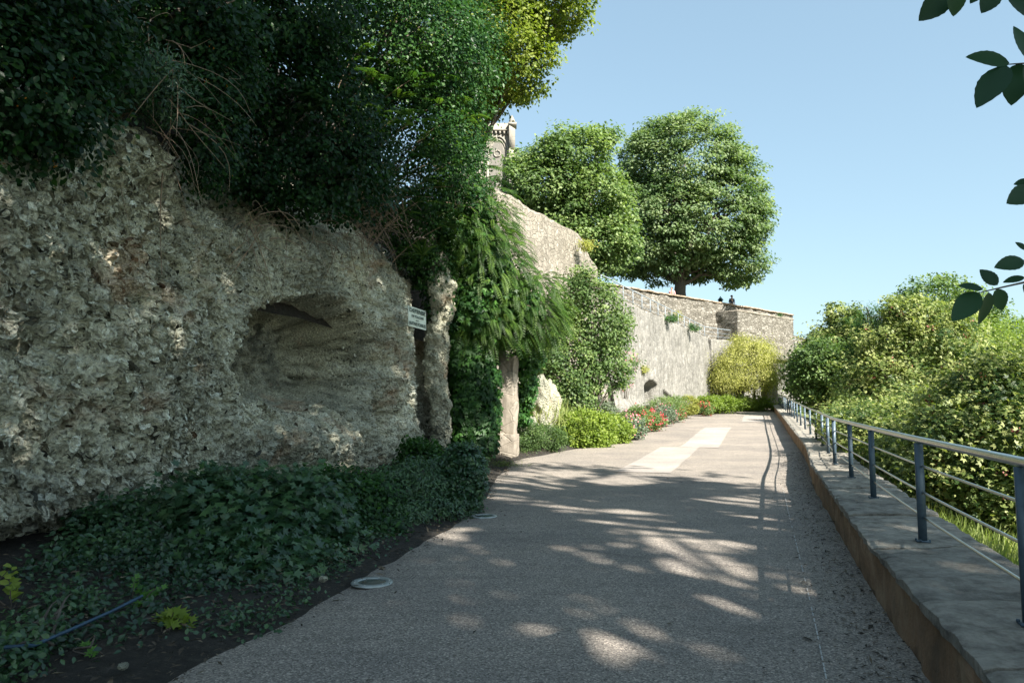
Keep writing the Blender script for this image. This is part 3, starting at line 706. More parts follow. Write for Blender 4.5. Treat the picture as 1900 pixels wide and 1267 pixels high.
# masonry pillar of the ruined arch beside the creeper
pl = thing('masonry_pillar', at(942, 846, 20.2), 'pale plastered masonry pillar of a ruined arch, beside the ivy column', 'pillar')
slab('shaft', at(944, 745, 20.3), (.40, .55, 2.55), -.25, M['render_pale'], pl, 6, 22, .05)
slab('base_block', at(940, 826, 20.2), (.58, .7, .62), -.25, M['render_pale'], pl, 7, 12, .05)
slab('brick_foot', at(916, 832, 20.35), (.34, .6, .55), -.25, M['brick'], pl, 8, 10, .03)
ap = at(915, 655, 20.4)
am = [(ap + np.array([.42 - .75 * (1 - math.cos(a)), .1, -.75 + .95 * math.sin(a)])) for a in np.linspace(0, 1.5, 9)]
V, Q = tube(am, .2, 8, False); V = V + .04 * fbm(V, 4, 2)[:, None]; obj('arch_springing', mesh_np('arch_springing', V, tri(Q), M['render_pale'], None), pl)

# church tower far behind
ct = thing('church_tower', at(925, 600, 95), 'pale gothic church tower with pointed window, between the trees and the wall', 'church tower')
TX0, TX1, TY = -8.2, -.15, 95.0
Vb, Qb = box(((TX0 + TX1) / 2, TY + 4, 23), (TX1 - TX0, 8, 33)); obj('wall', mesh_np('wall', Vb, Qb, M['tower']), ct)
for k, (zc, hh, wd, pr_) in enumerate([(20, 31, 1.15, 1.3), (37.2, 3.4, .82, .9)]):
    x = TX1 + wd / 2 - .25; Vb, Qb = box((x, TY + .6 - pr_ / 2, zc), (wd, pr_ + 1.2, hh)); 
    top = Vb[:, 2] > zc; Vb[top & (Vb[:, 0] > x), 2] -= .55; obj('buttress', mesh_np('buttress', Vb, Qb, M['tower']), ct)
Vb, Qb = box((TX1 + .2, TY - .1, 39.1), (1.15, 1.7, .35)); obj('cornice', mesh_np('cornice', Vb, Qb, M['tower']), ct)
pn = np.array([[TX1 + .15, TY, 39.3], [TX1 + .15, TY, 39.9], [TX1 + .15, TY, 40.6]]); V, Q = tube(pn, [.42, .40, .05], 4, False); obj('pinnacle', mesh_np('pinnacle', V, Q, M['tower']), ct)
cb = []
for k in range(14): cb.append((*box((TX0 + .4 + k * .56, TY - .16, 38.1 + .0 * k), (.26, .4, .4)), 0))
cb.append((*box(((TX0 + TX1) / 2, TY - .2, 38.45), (TX1 - TX0, .5, .22)), 0))
V, Q, _ = merge(cb); obj('corbel_table', mesh_np('corbel_table', V, Q, M['tower']), ct)
for cxw in (-2.0, -6.1):
    def ogive(r, z0, ztop):
        a = np.linspace(0, 1, 12); xr = cxw + r * (1 - a ** 1.9 * 1.0); zr = z0 + (ztop - z0) * np.sin(a * math.pi / 2)
        right = np.stack([xr, np.full(12, TY - .12), zr], -1); left = right[::-1].copy(); left[:, 0] = 2 * cxw - left[:, 0]
        return np.concatenate([[[cxw + r, TY - .12, 27]], right, left[1:], [[cxw - r, TY - .12, 27]]])
    wn = None
    for r, th, off in ((1.65, .14, 0), (1.35, .12, .1), (1.08, .10, .18)):
        pth = ogive(r, 34.2 - off, 37.6 - off * 4); pth[:, 1] += off; V, Q = tube(pth, th, 6, False); 
        o_ = obj('window' if wn is None else 'moulding', mesh_np('moulding', V, Q, M['tower']), ct if wn is None else wn)
        if wn is None: wn = o_
    ou = [np.array([cxw + .45 * math.cos(a), TY - .1, 35.2 + .45 * math.sin(a)]) for a in np.linspace(0, 2 * math.pi, 16)]
    V, Q = tube(ou, .1, 5, False); obj('tracery', mesh_np('tracery', V, Q, M['tower']), wn)
    pts = ogive(1.1, 34, 37); V = np.concatenate([pts + [0, .10, 0], [[cxw, TY - .02, 32]]]); n_ = len(pts)
    V[:, 1] = TY - .03
    obj('louvre', mesh_np('louvre', V, np.array([[i, (i + 1) % n_, n_] for i in range(n_)]), plain('shadowed_louvre', (.16, .15, .13), .9)), wn)

# ------------------------------------------------------------------ ledge wall, copings, railing
def lz(Y): return zp1(Y) + .45
def body_row(Y):
    x0, x1, z = railX(Y) - .40, railX(Y) + .44, zp1(Y)
    r = []
    for k in np.linspace(-.35, .395, 9): r.append([x0 + .025 * float(fbm([0, Y, k], 3.2, 3, 2)), Y, z + k])
    r += [[x1, Y, z + .395], [x1 + .05, Y, z - .4], [x1 + .1, Y, z - 1.6]]
    return np.array(r)
lw = thing('low_wall', (railX(8), 8, 0), 'low ochre rendered wall capped with grey stone slabs along the path', 'low wall')
V, Q = sweep(np.concatenate([np.arange(-5, 20, .07), np.arange(20, 58.2, .25)]), body_row); obj('wall_body', mesh_np('wall_body', V, Q, M['stucco']), lw)
rnd_ = random.Random(8); y = -4.0
while y < 58:
    l = rnd_.uniform(.85, 1.6) if y < 16 else rnd_.uniform(1.2, 2.0); y1 = min(y + l, 58.2)
    nu, nv = (max(10, int(l / .05)), 20) if y < 14 else (8, 8)
    gap = .016; us = np.linspace(y + gap, y1 - gap, nu); sk = rnd_.uniform(-.06, .06); dz = rnd_.uniform(-.012, .014)
    vs = np.linspace(-.44, .48, nv); G = np.zeros((nu, nv, 3))
    for i, yy in enumerate(us):
        e = .010 * float(fbm([1, yy, 0], 9, 3, 3)); e2 = .012 * float(fbm([2, yy, 0], 6, 3, 4))
        vv = vs.copy(); vv[0] += e; vv[-1] += e2
        yk = yy + sk * vs; G[i, :, 0] = [railX(q) for q in yk] + vv; G[i, :, 1] = yk; G[i, :, 2] = [lz(q) for q in yk]
    G[..., 2] += dz + .014 * fbm(G * [.6, 1.6, 1], 4, 4, 6) + .006 * fbm(G, 17, 2, 7)
    G[0, :, 2] -= .006; G[-1, :, 2] -= .006; G[:, 0, 2] -= .010; G[:, -1, 2] -= .008
    ring = np.concatenate([G[:, 0], G[-1, 1:], G[-2::-1, -1], G[0, -2:0:-1]]); low = ring.copy(); low[:, 2] = [lz(q[1]) - .062 for q in ring]
    n_ = len(ring); k = np.arange(n_)
    V, Q, t = merge([(G.reshape(-1, 3), grid(nu, nv), rnd_.random()), (np.concatenate([ring, low]), np.stack([k, k + n_, (k + 1) % n_ + n_, (k + 1) % n_], -1), .4)])
    obj('coping_slab', mesh_np('coping_slab', V, Q, M['coping'], t), lw); y = y1

rl = thing('railing', (railX(3.76), 3.76, .45), 'steel tube railing with blue grey posts standing on the low wall', 'railing')
PY = [1.4, 3.76, 5.96, 8.59, 10.9, 13.3, 15.8, 18.5, 21.0, 23.4, 25.8, 28.2, 30.6, 33.0, 35.4, 37.8, 40.2, 42.6, 45, 47.4, 49.8, 52.2, 54.6, 57.0]
RH = .80
for yv in PY:
    z = lz(yv) - .004; x = railX(yv); a = -.33
    Vb, Qb = box((x, yv, z + RH / 2), (.064, .016, RH), a); Vc, Qc = box((x, yv, z + RH - .03), (.03, .03, .05), a)
    Vd, Qd = box((x, yv, z + .008), (.10, .09, .010), a)
    bl_ = [(*box((x + sx_ * .038, yv + sy_ * .033, z + .018), (.014, .014, .014), a), 0) for sx_ in (-1, 1) for sy_ in (-1, 1)]; V, Q, _ = merge([(Vb, Qb, 0), (Vd, Qd, 0)] + bl_); obj('post', mesh_np('post', V, Q, M['post_paint']), rl)
ysm = np.arange(-3, 57.2, .5); sm = np.convolve(np.pad([railX(q) for q in ysm], 2, 'reflect', reflect_type='odd'), np.ones(5) / 5, 'valid')
for nm, hgt, rad, off in (('top_rail', RH + .022, .0265, 0), ('rail', RH * .76, .010, .012), ('rail', RH * .49, .010, .012), ('rail', RH * .24, .010, .012)):
    V, Q = tube(np.stack([sm + off, ysm, [lz(q) + hgt for q in ysm]], -1), rad, 14 if rad > .02 else 8, False)
    obj(nm, mesh_np(nm, V, Q, M['steel'], None, True), rl)

# ramp handrail
hr = thing('handrail', (W1[0], W1[1], 6.7), 'thin pale handrail running along the top of the streaked wall', 'handrail')
dW = (W2 - W1) / np.linalg.norm(W2 - W1); nW = np.array([dW[1], -dW[0]]); LW = np.linalg.norm(W2 - W1)
hp = [np.array([*(W1 + dW * s_ - nW * .55), 6.72 - .22 * s_ / LW]) for s_ in np.linspace(.5, LW, 15)]
dX = (W3 - W2) / np.linalg.norm(W3 - W2); hp += [np.array([*(W2 + dX * s_ - np.array([dX[1], -dX[0]]) * .45), 6.48 - .1 * s_ / 16]) for s_ in np.linspace(1.6, 15.5, 8)]
for q in hp:
    Vb, Qb = box(q + [0, 0, .44], (.04, .04, .92)); obj('post', mesh_np('post', Vb, Qb, M['rail_paint_pale']), hr)
for h_, r_ in ((.9, .03), (.55, .012), (.25, .012)):
    V, Q = tube([q + [0, 0, h_] for q in hp], r_, 6, False); obj('rail', mesh_np('rail', V, Q, M['rail_paint_pale']), hr)
# dark low fence at the far bend
bf = thing('metal_fence', at(1465, 745, 61), 'short dark metal fence at the far end of the path, beyond the steel railing', 'fence')
fa, fb = at(1449, 738, 60), at(1484, 738, 63)
for k in range(7):
    q = fa + (fb - fa) * k / 6; Vb, Qb = box((q[0], q[1], q[2] - .5), (.06, .06, 1.1)); obj('post', mesh_np('post', Vb, Qb, M['black_metal']), bf)
for h_ in (0, -.35, -.7):
    V, Q = tube([fa + [0, 0, h_], fb + [0, 0, h_]], .03, 6, False); obj('rail', mesh_np('rail', V, Q, M['black_metal']), bf)

# ------------------------------------------------------------------ sign
def sign():
    a, b = at(757, 567, 15.9), at(790, 577.5, 16.6); c = at(755, 604, 15.9)
    r = thing('warning_sign', (a + b) / 2 + [0, 0, -.45], 'small white plate with dark French capitals fixed to the rock pillar', 'sign')
    ux = (b - a); W = np.linalg.norm(ux); ux /= W; H = a[2] - c[2]; uz = np.array([0, 0, 1.0]); nn = np.cross(ux, uz); nn /= np.linalg.norm(nn)
    def R(x, y, dpt): return a + ux * x - np.array([0, 0, 1]) * y + nn * dpt
    G = np.array([[R(x * W, y * H, .008 + .006 * math.sin(x * 5 + y * 3)) for y in np.linspace(0, 1, 6)] for x in np.linspace(0, 1, 8)])
    Bk = G - nn * .008
    ring = lambda g: np.concatenate([g[:, 0], g[-1, 1:], g[-2::-1, -1], g[0, -2:0:-1]])
    r1, r2 = ring(G), ring(Bk); n_ = len(r1); k = np.arange(n_)
    V, Q, _ = merge([(G.reshape(-1, 3), grid(8, 6), 0), (Bk.reshape(-1, 3), grid(8, 6), 0), (np.concatenate([r1, r2]), np.stack([k, (k + 1) % n_, (k + 1) % n_ + n_, k + n_], -1), 0)])
    obj('plate', mesh_np('plate', V, Q, M['sign_white']), r)
    for txt, y0, hh, x0, x1 in (('DEFENSE', .07, .21, .05, .95), ('DE TOUCHER', .39, .13, .17, .86), ('AUX', .60, .075, .40, .58), ('HUITRES FOSSILES', .74, .17, .03, .97)):
        cu = bpy.data.curves.new('lettering', 'FONT'); cu.body = txt; cu.size = 1; cu.extrude = 0; cu.resolution_u = 3; cu.offset = .035
        o = bpy.data.objects.new('tmp', cu); COL.objects.link(o); bpy.context.view_layer.update()
        me = bpy.data.meshes.new_from_object(o.evaluated_get(bpy.context.evaluated_depsgraph_get())); bpy.data.objects.remove(o)
        v = np.zeros(len(me.vertices) * 3); me.vertices.foreach_get('co', v); v = v.reshape(-1, 3)
        mn, mx_ = v.min(0), v.max(0); fx = (v[:, 0] - mn[0]) / (mx_[0] - mn[0]); fy = (v[:, 1] - mn[1]) / (mx_[1] - mn[1])
        v2 = np.array([R((x0 + (x1 - x0) * p) * W, (y0 + hh * (1 - q)) * H, .0185) for p, q in zip(fx, fy)]) - np.array(r.location)
        me.vertices.foreach_set('co', v2.ravel()); me.materials.clear(); me.materials.append(M['sign_black']); me.update(); me.name = 'lettering'
        obj('lettering', me, r, loc=(0, 0, 0))
    for p in ((.06, .05), (.94, .05), (.06, .93), (.94, .93)):
        q = R(p[0] * W, p[1] * H, .012); V, Qq = tube([q, q + nn * .012], [.010, .007], 8, False); obj('bolt', mesh_np('bolt', V, Qq, M['steel']), r)
sign()

# in-ground lights
def ground_light(px, py, label):
    c = gnd(px, py); r = thing('ground_light', c, label, 'ground light', 'round lights set in the path')
    a = np.linspace(0, 2 * math.pi, 40, endpoint=False)
    def ringp(rads, zs):
        G = np.array([[[c[0] + rr * math.cos(t), c[1] + rr * math.sin(t), c[2] + z] for rr, z in zip(rads, zs)] for t in np.append(a, 0)]); return G.reshape(-1, 3), grid(41, len(rads))
    V, Q = ringp([.182, .180, .175, .128, .122, .12], [0, .010, .014, .016, .012, .0]); obj('rim', mesh_np('rim', V, Q, plain('cast_rim', (.34, .37, .36), .45, .5)), r)
    V, Q = ringp([.121, .08, .0], [.008, .010, .011]); obj('lens', mesh_np('lens', V, Q, plain('dusty_glass', (.07, .09, .09), .15, 0, 20, .4)), r)
    for k in range(6):
        t = k * math.pi / 3 + .3; V, Q = tube([c + [.152 * math.cos(t), .152 * math.sin(t), .012], c + [.152 * math.cos(t), .152 * math.sin(t), .019]], [.009, .007], 8, False)
        obj('screw', mesh_np('screw', V, Q, M['steel']), r)
ground_light(690, 1081, 'round pale metal light set in the path, nearer of the two')
ground_light(898, 958, 'round pale metal light set in the path beside the dark clipped bush')

# ------------------------------------------------------------------ rocks
def rock(name, label, c, r, seed, tint=.7, cat='rock'):
    nu, nv = 90, 50; a = np.linspace(0, 2 * math.pi, nu); b_ = np.linspace(-math.pi / 2, math.pi / 2, nv)
    A_, B_ = np.meshgrid(a, b_, indexing='ij'); D = np.stack([np.cos(A_) * np.cos(B_), np.sin(A_) * np.cos(B_), np.sin(B_)], -1)
    D[-1] = D[0]; G = np.array(c) + D * np.array(r) * (1 + .28 * fbm(D, 1.3, 3, seed) + .10 * fbm(D, 5, 3, seed) - .25 * np.maximum(0, vnoise(D, 4, seed + 2) - .1))[..., None]
    return tag(obj(name, mesh_np(name, G.reshape(-1, 3), grid(nu, nv), M['rock'], np.full(nu * nv, tint))), label, cat)
rock('boulder', 'rounded pale boulder on the path edge in front of the lime green bush', gnd(1062, 822) + [-.1, .3, .18], (.28, .3, .30), 3, .5)
rock('rock_outcrop', 'craggy pale rock outcrop between the hanging ivy and the big shrub', at(1005, 752, 23.6), (.55, .6, 1.0), 5, .33)
rock('rock_outcrop', 'low rocky lump at the foot of the craggy outcrop, behind the dark ground shrubs', at(975, 800, 22.6), (.5, .5, .55), 7, .36)
# stones in the bed
for k, (px_, py_, s_, lb) in enumerate([(600, 1085, .035, 'small pale stone at the bed edge near the round light'), (228, 1252, .026, 'small stone in the dark soil at the lower left corner')]):
    q = gnd(px_, py_); rock('stone', lb, q + [0, 0, .05], (s_, s_ * 1.2, s_ * .7), 30 + k, .4, 'stone')

# ------------------------------------------------------------------ trees on the terrace
tb = at(1262, 548, 59.5); tb[2] = 8.4
tree('linden_tree', 'broad rounded linden tree standing on the terrace behind the stone parapet', 'tree', tb, tb + [0, 0, 9.5],
     [EL(1270, 318, 60, 112, 108, 5.6), EL(1292, 415, 60, 130, 105, 6.0), EL(1232, 420, 60, 108, 105, 5.6), EL(1365, 478, 59.5, 56, 58, 3), EL(1190, 470, 60, 54, 48, 4), EL(1225, 300, 60, 76, 76, 4), EL(1345, 370, 60, 72, 100, 4)],
     100000, .25, 'leaf_linden', .62, 3, nl=90, shape='diamond', per=60, cr=.42, flat=.42, up=.9, out=.5, rnd=.5, shell=.13, rough=.07, cvar=.5, base_t=.5)
tb = at(1085, 520, 44); tb[2] = 8.3
tree('broadleaf_tree', 'loose bushy green tree between the church tower and the round linden', 'tree', tb, tb + [0, 0, 6.5],
     [EL(1060, 300, 44, 68, 62, 3.0), EL(1020, 350, 44, 70, 62, 3), EL(1098, 385, 44, 70, 70, 3), EL(1135, 460, 44, 40, 52, 2.5), EL(1080, 440, 44, 85, 70, 3), EL(975, 305, 45, 30, 26, 1.5), EL(962, 335, 44, 32, 28, 1.5), EL(1120, 250, 44, 22, 16, 1)],
     52000, .22, 'leaf_mid', .35, 5, nl=50, shape='diamond', per=60, cr=.38, flat=.5, up=.9, out=.5, rnd=.55, shell=.18, rough=.2, cvar=.4, base_t=.55)
tb = np.array([-2.2, 26.5, 8.2])
tree('overhanging_tree', 'sunlit yellow green tree leaning over the wall top into the sky', 'tree', tb, tb + [1.5, 0, 6],
     [EL(1000, -30, 25, 90, 75, 2.2), EL(925, 60, 25, 90, 85, 2.4), EL(960, 120, 25, 62, 55, 2), EL(880, 130, 25.5, 80, 80, 2.2), EL(1030, 20, 25, 62, 45, 1.6), EL(872, 185, 25.5, 42, 36, 1.5), EL(820, 40, 25, 130, 110, 2.5), EL(852, 255, 24.5, 28, 45, 1)],
     52000, .14, 'leaf_chest', .28, 8, nl=50, shape='diamond', per=50, cr=.24, flat=.5, up=.8, out=.6, rnd=.6, shell=.18, rough=.2, cvar=.4, base_t=.6)

# ------------------------------------------------------------------ vegetation hanging over the cliff
def cliffveg(name, label, cat, ells, n, size, mat, **kw):
    c, r = ells[0]; b = np.array([min(float(cliffX(c[1])) - .8, c[0] - .3), c[1] + .3, max(3.4, c[2] - r[2])])
    return shrub(name, label, cat, b, ells, n, size, mat, **kw)
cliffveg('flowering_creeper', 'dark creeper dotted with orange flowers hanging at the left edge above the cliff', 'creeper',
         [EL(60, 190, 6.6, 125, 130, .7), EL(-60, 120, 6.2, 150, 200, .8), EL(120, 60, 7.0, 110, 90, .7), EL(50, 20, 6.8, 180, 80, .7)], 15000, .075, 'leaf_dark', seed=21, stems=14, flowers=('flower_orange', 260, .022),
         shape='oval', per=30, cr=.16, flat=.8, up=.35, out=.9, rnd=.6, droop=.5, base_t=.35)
cliffveg('rosemary_bush', 'small grey green needle leaved bush growing on the bulging top of the cliff', 'bush',
         [EL(285, 165, 8.6, 60, 62, .5), EL(240, 150, 8.6, 60, 50, .5)], 7000, .07, 'leaf_gloss', seed=22, stems=30, shape='narrow', per=26, cr=.12, up=.5, out=1.0, rnd=.5, droop=-.3, base_t=.5, barkm='bark_light')
cliffveg('flowering_creeper', 'narrow creeper with a few orange flowers hanging beside the needle leaved bush', 'creeper',
         [EL(390, 230, 9.6, 55, 130, .6), EL(410, 120, 9.8, 70, 90, .6)], 7500, .07, 'leaf_dark', seed=23, stems=14, flowers=('flower_orange', 60, .022),
         shape='oval', per=30, cr=.15, up=.4, out=.9, rnd=.6, droop=.6, base_t=.4)
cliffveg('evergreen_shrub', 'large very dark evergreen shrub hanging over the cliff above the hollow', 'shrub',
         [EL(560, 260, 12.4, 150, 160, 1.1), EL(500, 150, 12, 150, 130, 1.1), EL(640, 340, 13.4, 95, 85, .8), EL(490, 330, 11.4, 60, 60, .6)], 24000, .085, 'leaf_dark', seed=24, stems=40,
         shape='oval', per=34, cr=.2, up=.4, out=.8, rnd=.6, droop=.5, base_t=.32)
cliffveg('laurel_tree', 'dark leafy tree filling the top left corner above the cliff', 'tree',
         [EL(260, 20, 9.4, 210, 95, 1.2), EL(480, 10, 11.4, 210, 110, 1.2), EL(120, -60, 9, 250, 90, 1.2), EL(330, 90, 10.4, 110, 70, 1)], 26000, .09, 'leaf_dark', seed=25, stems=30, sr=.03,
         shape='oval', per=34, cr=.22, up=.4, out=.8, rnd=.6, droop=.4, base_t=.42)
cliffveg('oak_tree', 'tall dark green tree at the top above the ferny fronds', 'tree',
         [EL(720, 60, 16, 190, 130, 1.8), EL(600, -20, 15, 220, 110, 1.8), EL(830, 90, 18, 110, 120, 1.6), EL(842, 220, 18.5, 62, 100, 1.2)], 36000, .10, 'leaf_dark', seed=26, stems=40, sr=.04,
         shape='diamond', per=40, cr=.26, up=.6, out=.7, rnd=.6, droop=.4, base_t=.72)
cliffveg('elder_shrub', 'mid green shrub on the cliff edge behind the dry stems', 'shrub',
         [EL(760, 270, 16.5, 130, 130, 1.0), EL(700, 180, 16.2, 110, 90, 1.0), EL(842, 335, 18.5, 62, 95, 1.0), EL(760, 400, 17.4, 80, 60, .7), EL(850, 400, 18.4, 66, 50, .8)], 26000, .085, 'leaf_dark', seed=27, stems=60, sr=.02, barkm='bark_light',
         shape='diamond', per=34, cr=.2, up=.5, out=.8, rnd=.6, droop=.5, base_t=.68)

def ferny(name, label, cat, pts, seed, L, mat='leaf_frond', nl=13, droop=.9, spread=1.0, lw=.5, cane=True, per=6, tint0=.5):
    rng = np.random.default_rng(seed); bases, dirs, Ls, canes = [], [], [], []
    b0 = np.array(pts[0][1]) if isinstance(pts[0][0], str) else None
    for p in pts:
        q = at(*p[:3]); foot = np.array([float(cliffX(q[1] + .4)) - .9, q[1] + .5, max(3.8, q[2] - 1.6)])
        u = np.linspace(0, 1, 8)[:, None]; m = foot + (q - foot) * u; m[:, 2] += np.sin(u[:, 0] * math.pi) * .25
        if cane: canes.append((m, np.linspace(.018, .006, 8)))
        for k in range(per):
            a = rng.uniform(0, 2 * math.pi); bases.append(q + rng.normal(size=3) * .05 - (q - foot) * rng.uniform(0, .2)); 
            dirs.append([math.cos(a) * spread + .45, math.sin(a) * spread - .25, rng.uniform(.1, .9)]); Ls.append(L * rng.uniform(.7, 1.2))
    root = thing(name, canes[0][0][0] if canes else bases[0], label, cat)
    V, T, t = fronds(rng, bases, dirs, Ls, nl, lw, droop, tint0=tint0)
    obj('foliage', mesh_np('foliage', V, T, M[mat], np.clip(t, 0, 1)), root)
    if canes: obj('stem', tubes_mesh('stem', canes, M['bark_light'], 5), root)
    return root
ferny('sumac_shrub', 'sprawling shrub with long paired leaflets catching light in the middle of the hanging greenery', 'shrub',
      [(700, 60, 15), (660, 100, 14.6), (780, 90, 15.6), (850, 170, 16.8), (870, 210, 17.2), (730, 110, 15.2), (760, 150, 15.2), (800, 140, 15.6), (705, 200, 15), (740, 215, 15), (770, 225, 15.3), (820, 190, 16), (690, 130, 15), (650, 170, 14.6), (840, 240, 16.5), (680, 250, 15)], 41, .66, tint0=.6, lw=.27, nl=16)
ferny('sumac_shrub', 'lower shrub of long paired leaflets reaching out over the sign', 'shrub',
      [(760, 300, 16), (800, 330, 16.4), (840, 300, 16.8), (860, 380, 17), (775, 375, 16), (725, 330, 15.6), (820, 420, 16.6), (880, 330, 17.6), (790, 255, 15.8), (700, 300, 15)], 42, .6, tint0=.5, lw=.27, nl=16)
ferny('walnut_sapling', 'dark feathery fronds standing out against the church tower and the high wall', 'sapling',
      [(880, 255, 19.6), (890, 300, 19.6), (925, 345, 20.2), (900, 330, 19.8), (890, 400, 19.6)], 43, .9, nl=18, droop=.6, tint0=.3, lw=.25)
ferny('ailanthus_sprig', 'blue green branch with large paired leaflets above the hollow', 'sprig', [(570, 165, 11.6), (600, 190, 11.8)], 44, .75, nl=10, lw=.5, per=4, tint0=.7, mat='leaf_gloss')

def yucca(label, px_, py_, Y, seed, L=.7, n=26):
    rng = np.random.default_rng(seed); c = at(px_, py_, Y); parts = []
    for k in range(n):
        a = rng.uniform(0, 2 * math.pi); e = rng.uniform(.1, 1.2); d = np.array([math.cos(a) * math.cos(e), math.sin(a) * math.cos(e), math.sin(e)])
        u = np.linspace(0, 1, 7)[:, None]; m = c + d * L * u - np.array([0, 0, .35]) * L * u ** 2.2; T = np.gradient(m, axis=0); sd = nrm(np.cross(T, [0, 0, 1.])); wd = .022 * np.sin(np.linspace(.7, 3.1, 7))[:, None]
        V = np.concatenate([m + sd * wd, m, m - sd * wd]); V[7:14, 2] -= .008; i = np.arange(6)
        parts.append((V, tri(np.concatenate([np.stack([i, i + 1, i + 8, i + 7], -1), np.stack([i + 7, i + 8, i + 15, i + 14], -1)])), rng.uniform(.3, .9)))
    V, T, t = merge(parts); return tag(obj('yucca', mesh_np('yucca', V, T, M['leaf_frond'], t)), label, 'yucca')
yucca('spiky yucca rosette growing from the cliff edge above the sign', 785, 475, 16.6, 5, .75)
yucca('dark spiky rosette on the cliff edge above the hollow', 610, 395, 14, 6, .6, 18)

# dry stems and roots hanging over the edge
rng = np.random.default_rng(50); pol = []
for k in range(330):
    zone = rng.random()
    if zone < .5: a = at(rng.uniform(560, 800), rng.uniform(330, 470), 1); Yb = rng.uniform(13.5, 16)
    elif zone < .75: a = None; Yb = rng.uniform(8.2, 9.8)
    else: Yb = rng.uniform(10, 16)
    pxx, pyy = (rng.uniform(560, 800), rng.uniform(300, 450)) if zone < .5 else ((rng.uniform(190, 400), rng.uniform(40, 330)) if zone < .75 else (rng.uniform(420, 760), rng.uniform(380, 450)))
    q = at(pxx, pyy, Yb); q[0] = min(q[0], cliffX(Yb) + .45); q[2] = max(q[2], 3.7)
    l = rng.uniform(.3, 1.1); d = nrm(rng.normal(size=3) * [.6, .8, .5] + [.35, 0, -.25]); u = np.linspace(0, 1, 7)[:, None]
    m = q + d * l * u + rng.normal(size=3) * .12 * l * np.sin(u * math.pi) - np.array([0, 0, .4]) * l * u ** 2
    pol.append((m, np.linspace(.006, .002, 7) * rng.uniform(.6, 1.5)))
tag(obj('dry_brush', tubes_mesh('dry_brush', pol, M['bark_light'], 4)), 'tangle of thin dry stems hanging over the cliff edge', 'dry stems', kind='stuff')

# creeper overhang and column right of the sign
cliffveg('ivy', 'dark ivy mass under the feathery climber at the cliff end beside the high wall', 'creeper',
         [EL(890, 525, 19.1, 62, 80, .8), EL(868, 460, 18.8, 45, 55, .7), EL(945, 575, 19.7, 56, 48, .7), EL(872, 580, 18.7, 40, 40, .6), EL(920, 615, 19.6, 60, 26, .6)],
         18000, .115, 'leaf_ivy', seed=61, stems=14, shape='trio', per=26, cr=.17, flat=.9, up=.25, out=1.0, rnd=.45, droop=1.1, shell=.14, rough=.32, cvar=.5, base_t=.5)
def draped(name, label, ells, n, L, mat, seed, tint=.55):
    rg = np.random.default_rng(seed); Pc, O = clumps(rg, ells, n, .12, .3, seed); c0 = ells[0][0]
    b0 = np.array([float(cliffX(c0[1])) - .4, c0[1] + .3, 4.0]); root = thing(name, b0, label, 'climber')
    dirs = O * [.8, .8, .3] + rg.normal(size=(n, 3)) * .3 + np.array([.1, -.15, -.1])
    V, T, t = fronds(rg, Pc, dirs, L * rg.uniform(.6, 1.2, n), 11, .30, 1.5, tint0=tint)
    obj('foliage', mesh_np('foliage', V, T, M[mat], np.clip(t, 0, 1)), root)
    pol = []
    for q in Pc[rg.choice(n, 24)]:
        u = np.linspace(0, 1, 8)[:, None]; m = b0 + (q - b0) * u; m[:, 2] += np.sin(u[:, 0] * math.pi) * .4; pol.append((m, np.linspace(.02, .006, 8)))
    obj('stem', tubes_mesh('stem', pol, M['bark_light'], 5), root)
cliffveg('hanging_creeper', 'dark small leaved creeper hanging behind the sign and over the second rock pillar', 'creeper',
         [EL(800, 505, 18.0, 36, 50, .5), EL(822, 560, 18.2, 24, 60, .4), EL(770, 470, 17.4, 44, 24, .4)], 7000, .085, 'leaf_dark', seed=65, stems=10, shape='oval', per=24, cr=.12, up=.3, out=1, droop=.9, base_t=.7)
draped('wisteria', 'drooping feathery green climber arching out over the ivy column and the masonry pillar',
       [EL(960, 560, 19.4, 84, 66, .9), EL(905, 490, 19.0, 80, 80, .9), EL(870, 420, 18.6, 66, 66, .8), EL(1000, 590, 20, 44, 42, .7), EL(900, 600, 19, 70, 40, .7), EL(930, 400, 19.6, 26, 46, .5)], 2300, .45, 'leaf_frond', 66, .58)
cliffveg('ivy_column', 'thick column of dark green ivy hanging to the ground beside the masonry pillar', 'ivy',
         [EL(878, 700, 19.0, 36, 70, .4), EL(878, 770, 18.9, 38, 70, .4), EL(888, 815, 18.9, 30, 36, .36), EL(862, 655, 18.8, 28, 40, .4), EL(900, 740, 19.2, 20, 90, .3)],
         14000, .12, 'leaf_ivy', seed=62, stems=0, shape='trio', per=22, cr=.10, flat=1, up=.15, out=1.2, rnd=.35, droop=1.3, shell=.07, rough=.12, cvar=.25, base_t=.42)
cliffveg('ivy_strand', 'narrow strand of ivy hanging down right of the masonry pillar', 'ivy',
         [EL(975, 690, 21, 17, 60, .3), EL(968, 750, 21, 12, 40, .25), EL(985, 655, 21, 20, 30, .3)], 4000, .12, 'leaf_ivy', seed=63, stems=0, shape='trio', per=20, cr=.09, up=.15, out=1.1, rnd=.4, droop=1.3, shell=.1, base_t=.6)
shrub('ground_ivy', 'leafy climber at the foot of the rock pillar, light green tips', 'climber', at(790, 850, 16.2), [EL(800, 855, 16.4, 52, 24, .6), EL(775, 838, 16, 22, 22, .4), EL(845, 858, 16.8, 36, 22, .5)],
      6500, .09, 'leaf_ivy', seed=64, stems=6, shape='oval', per=22, cr=.12, base_t=.45)

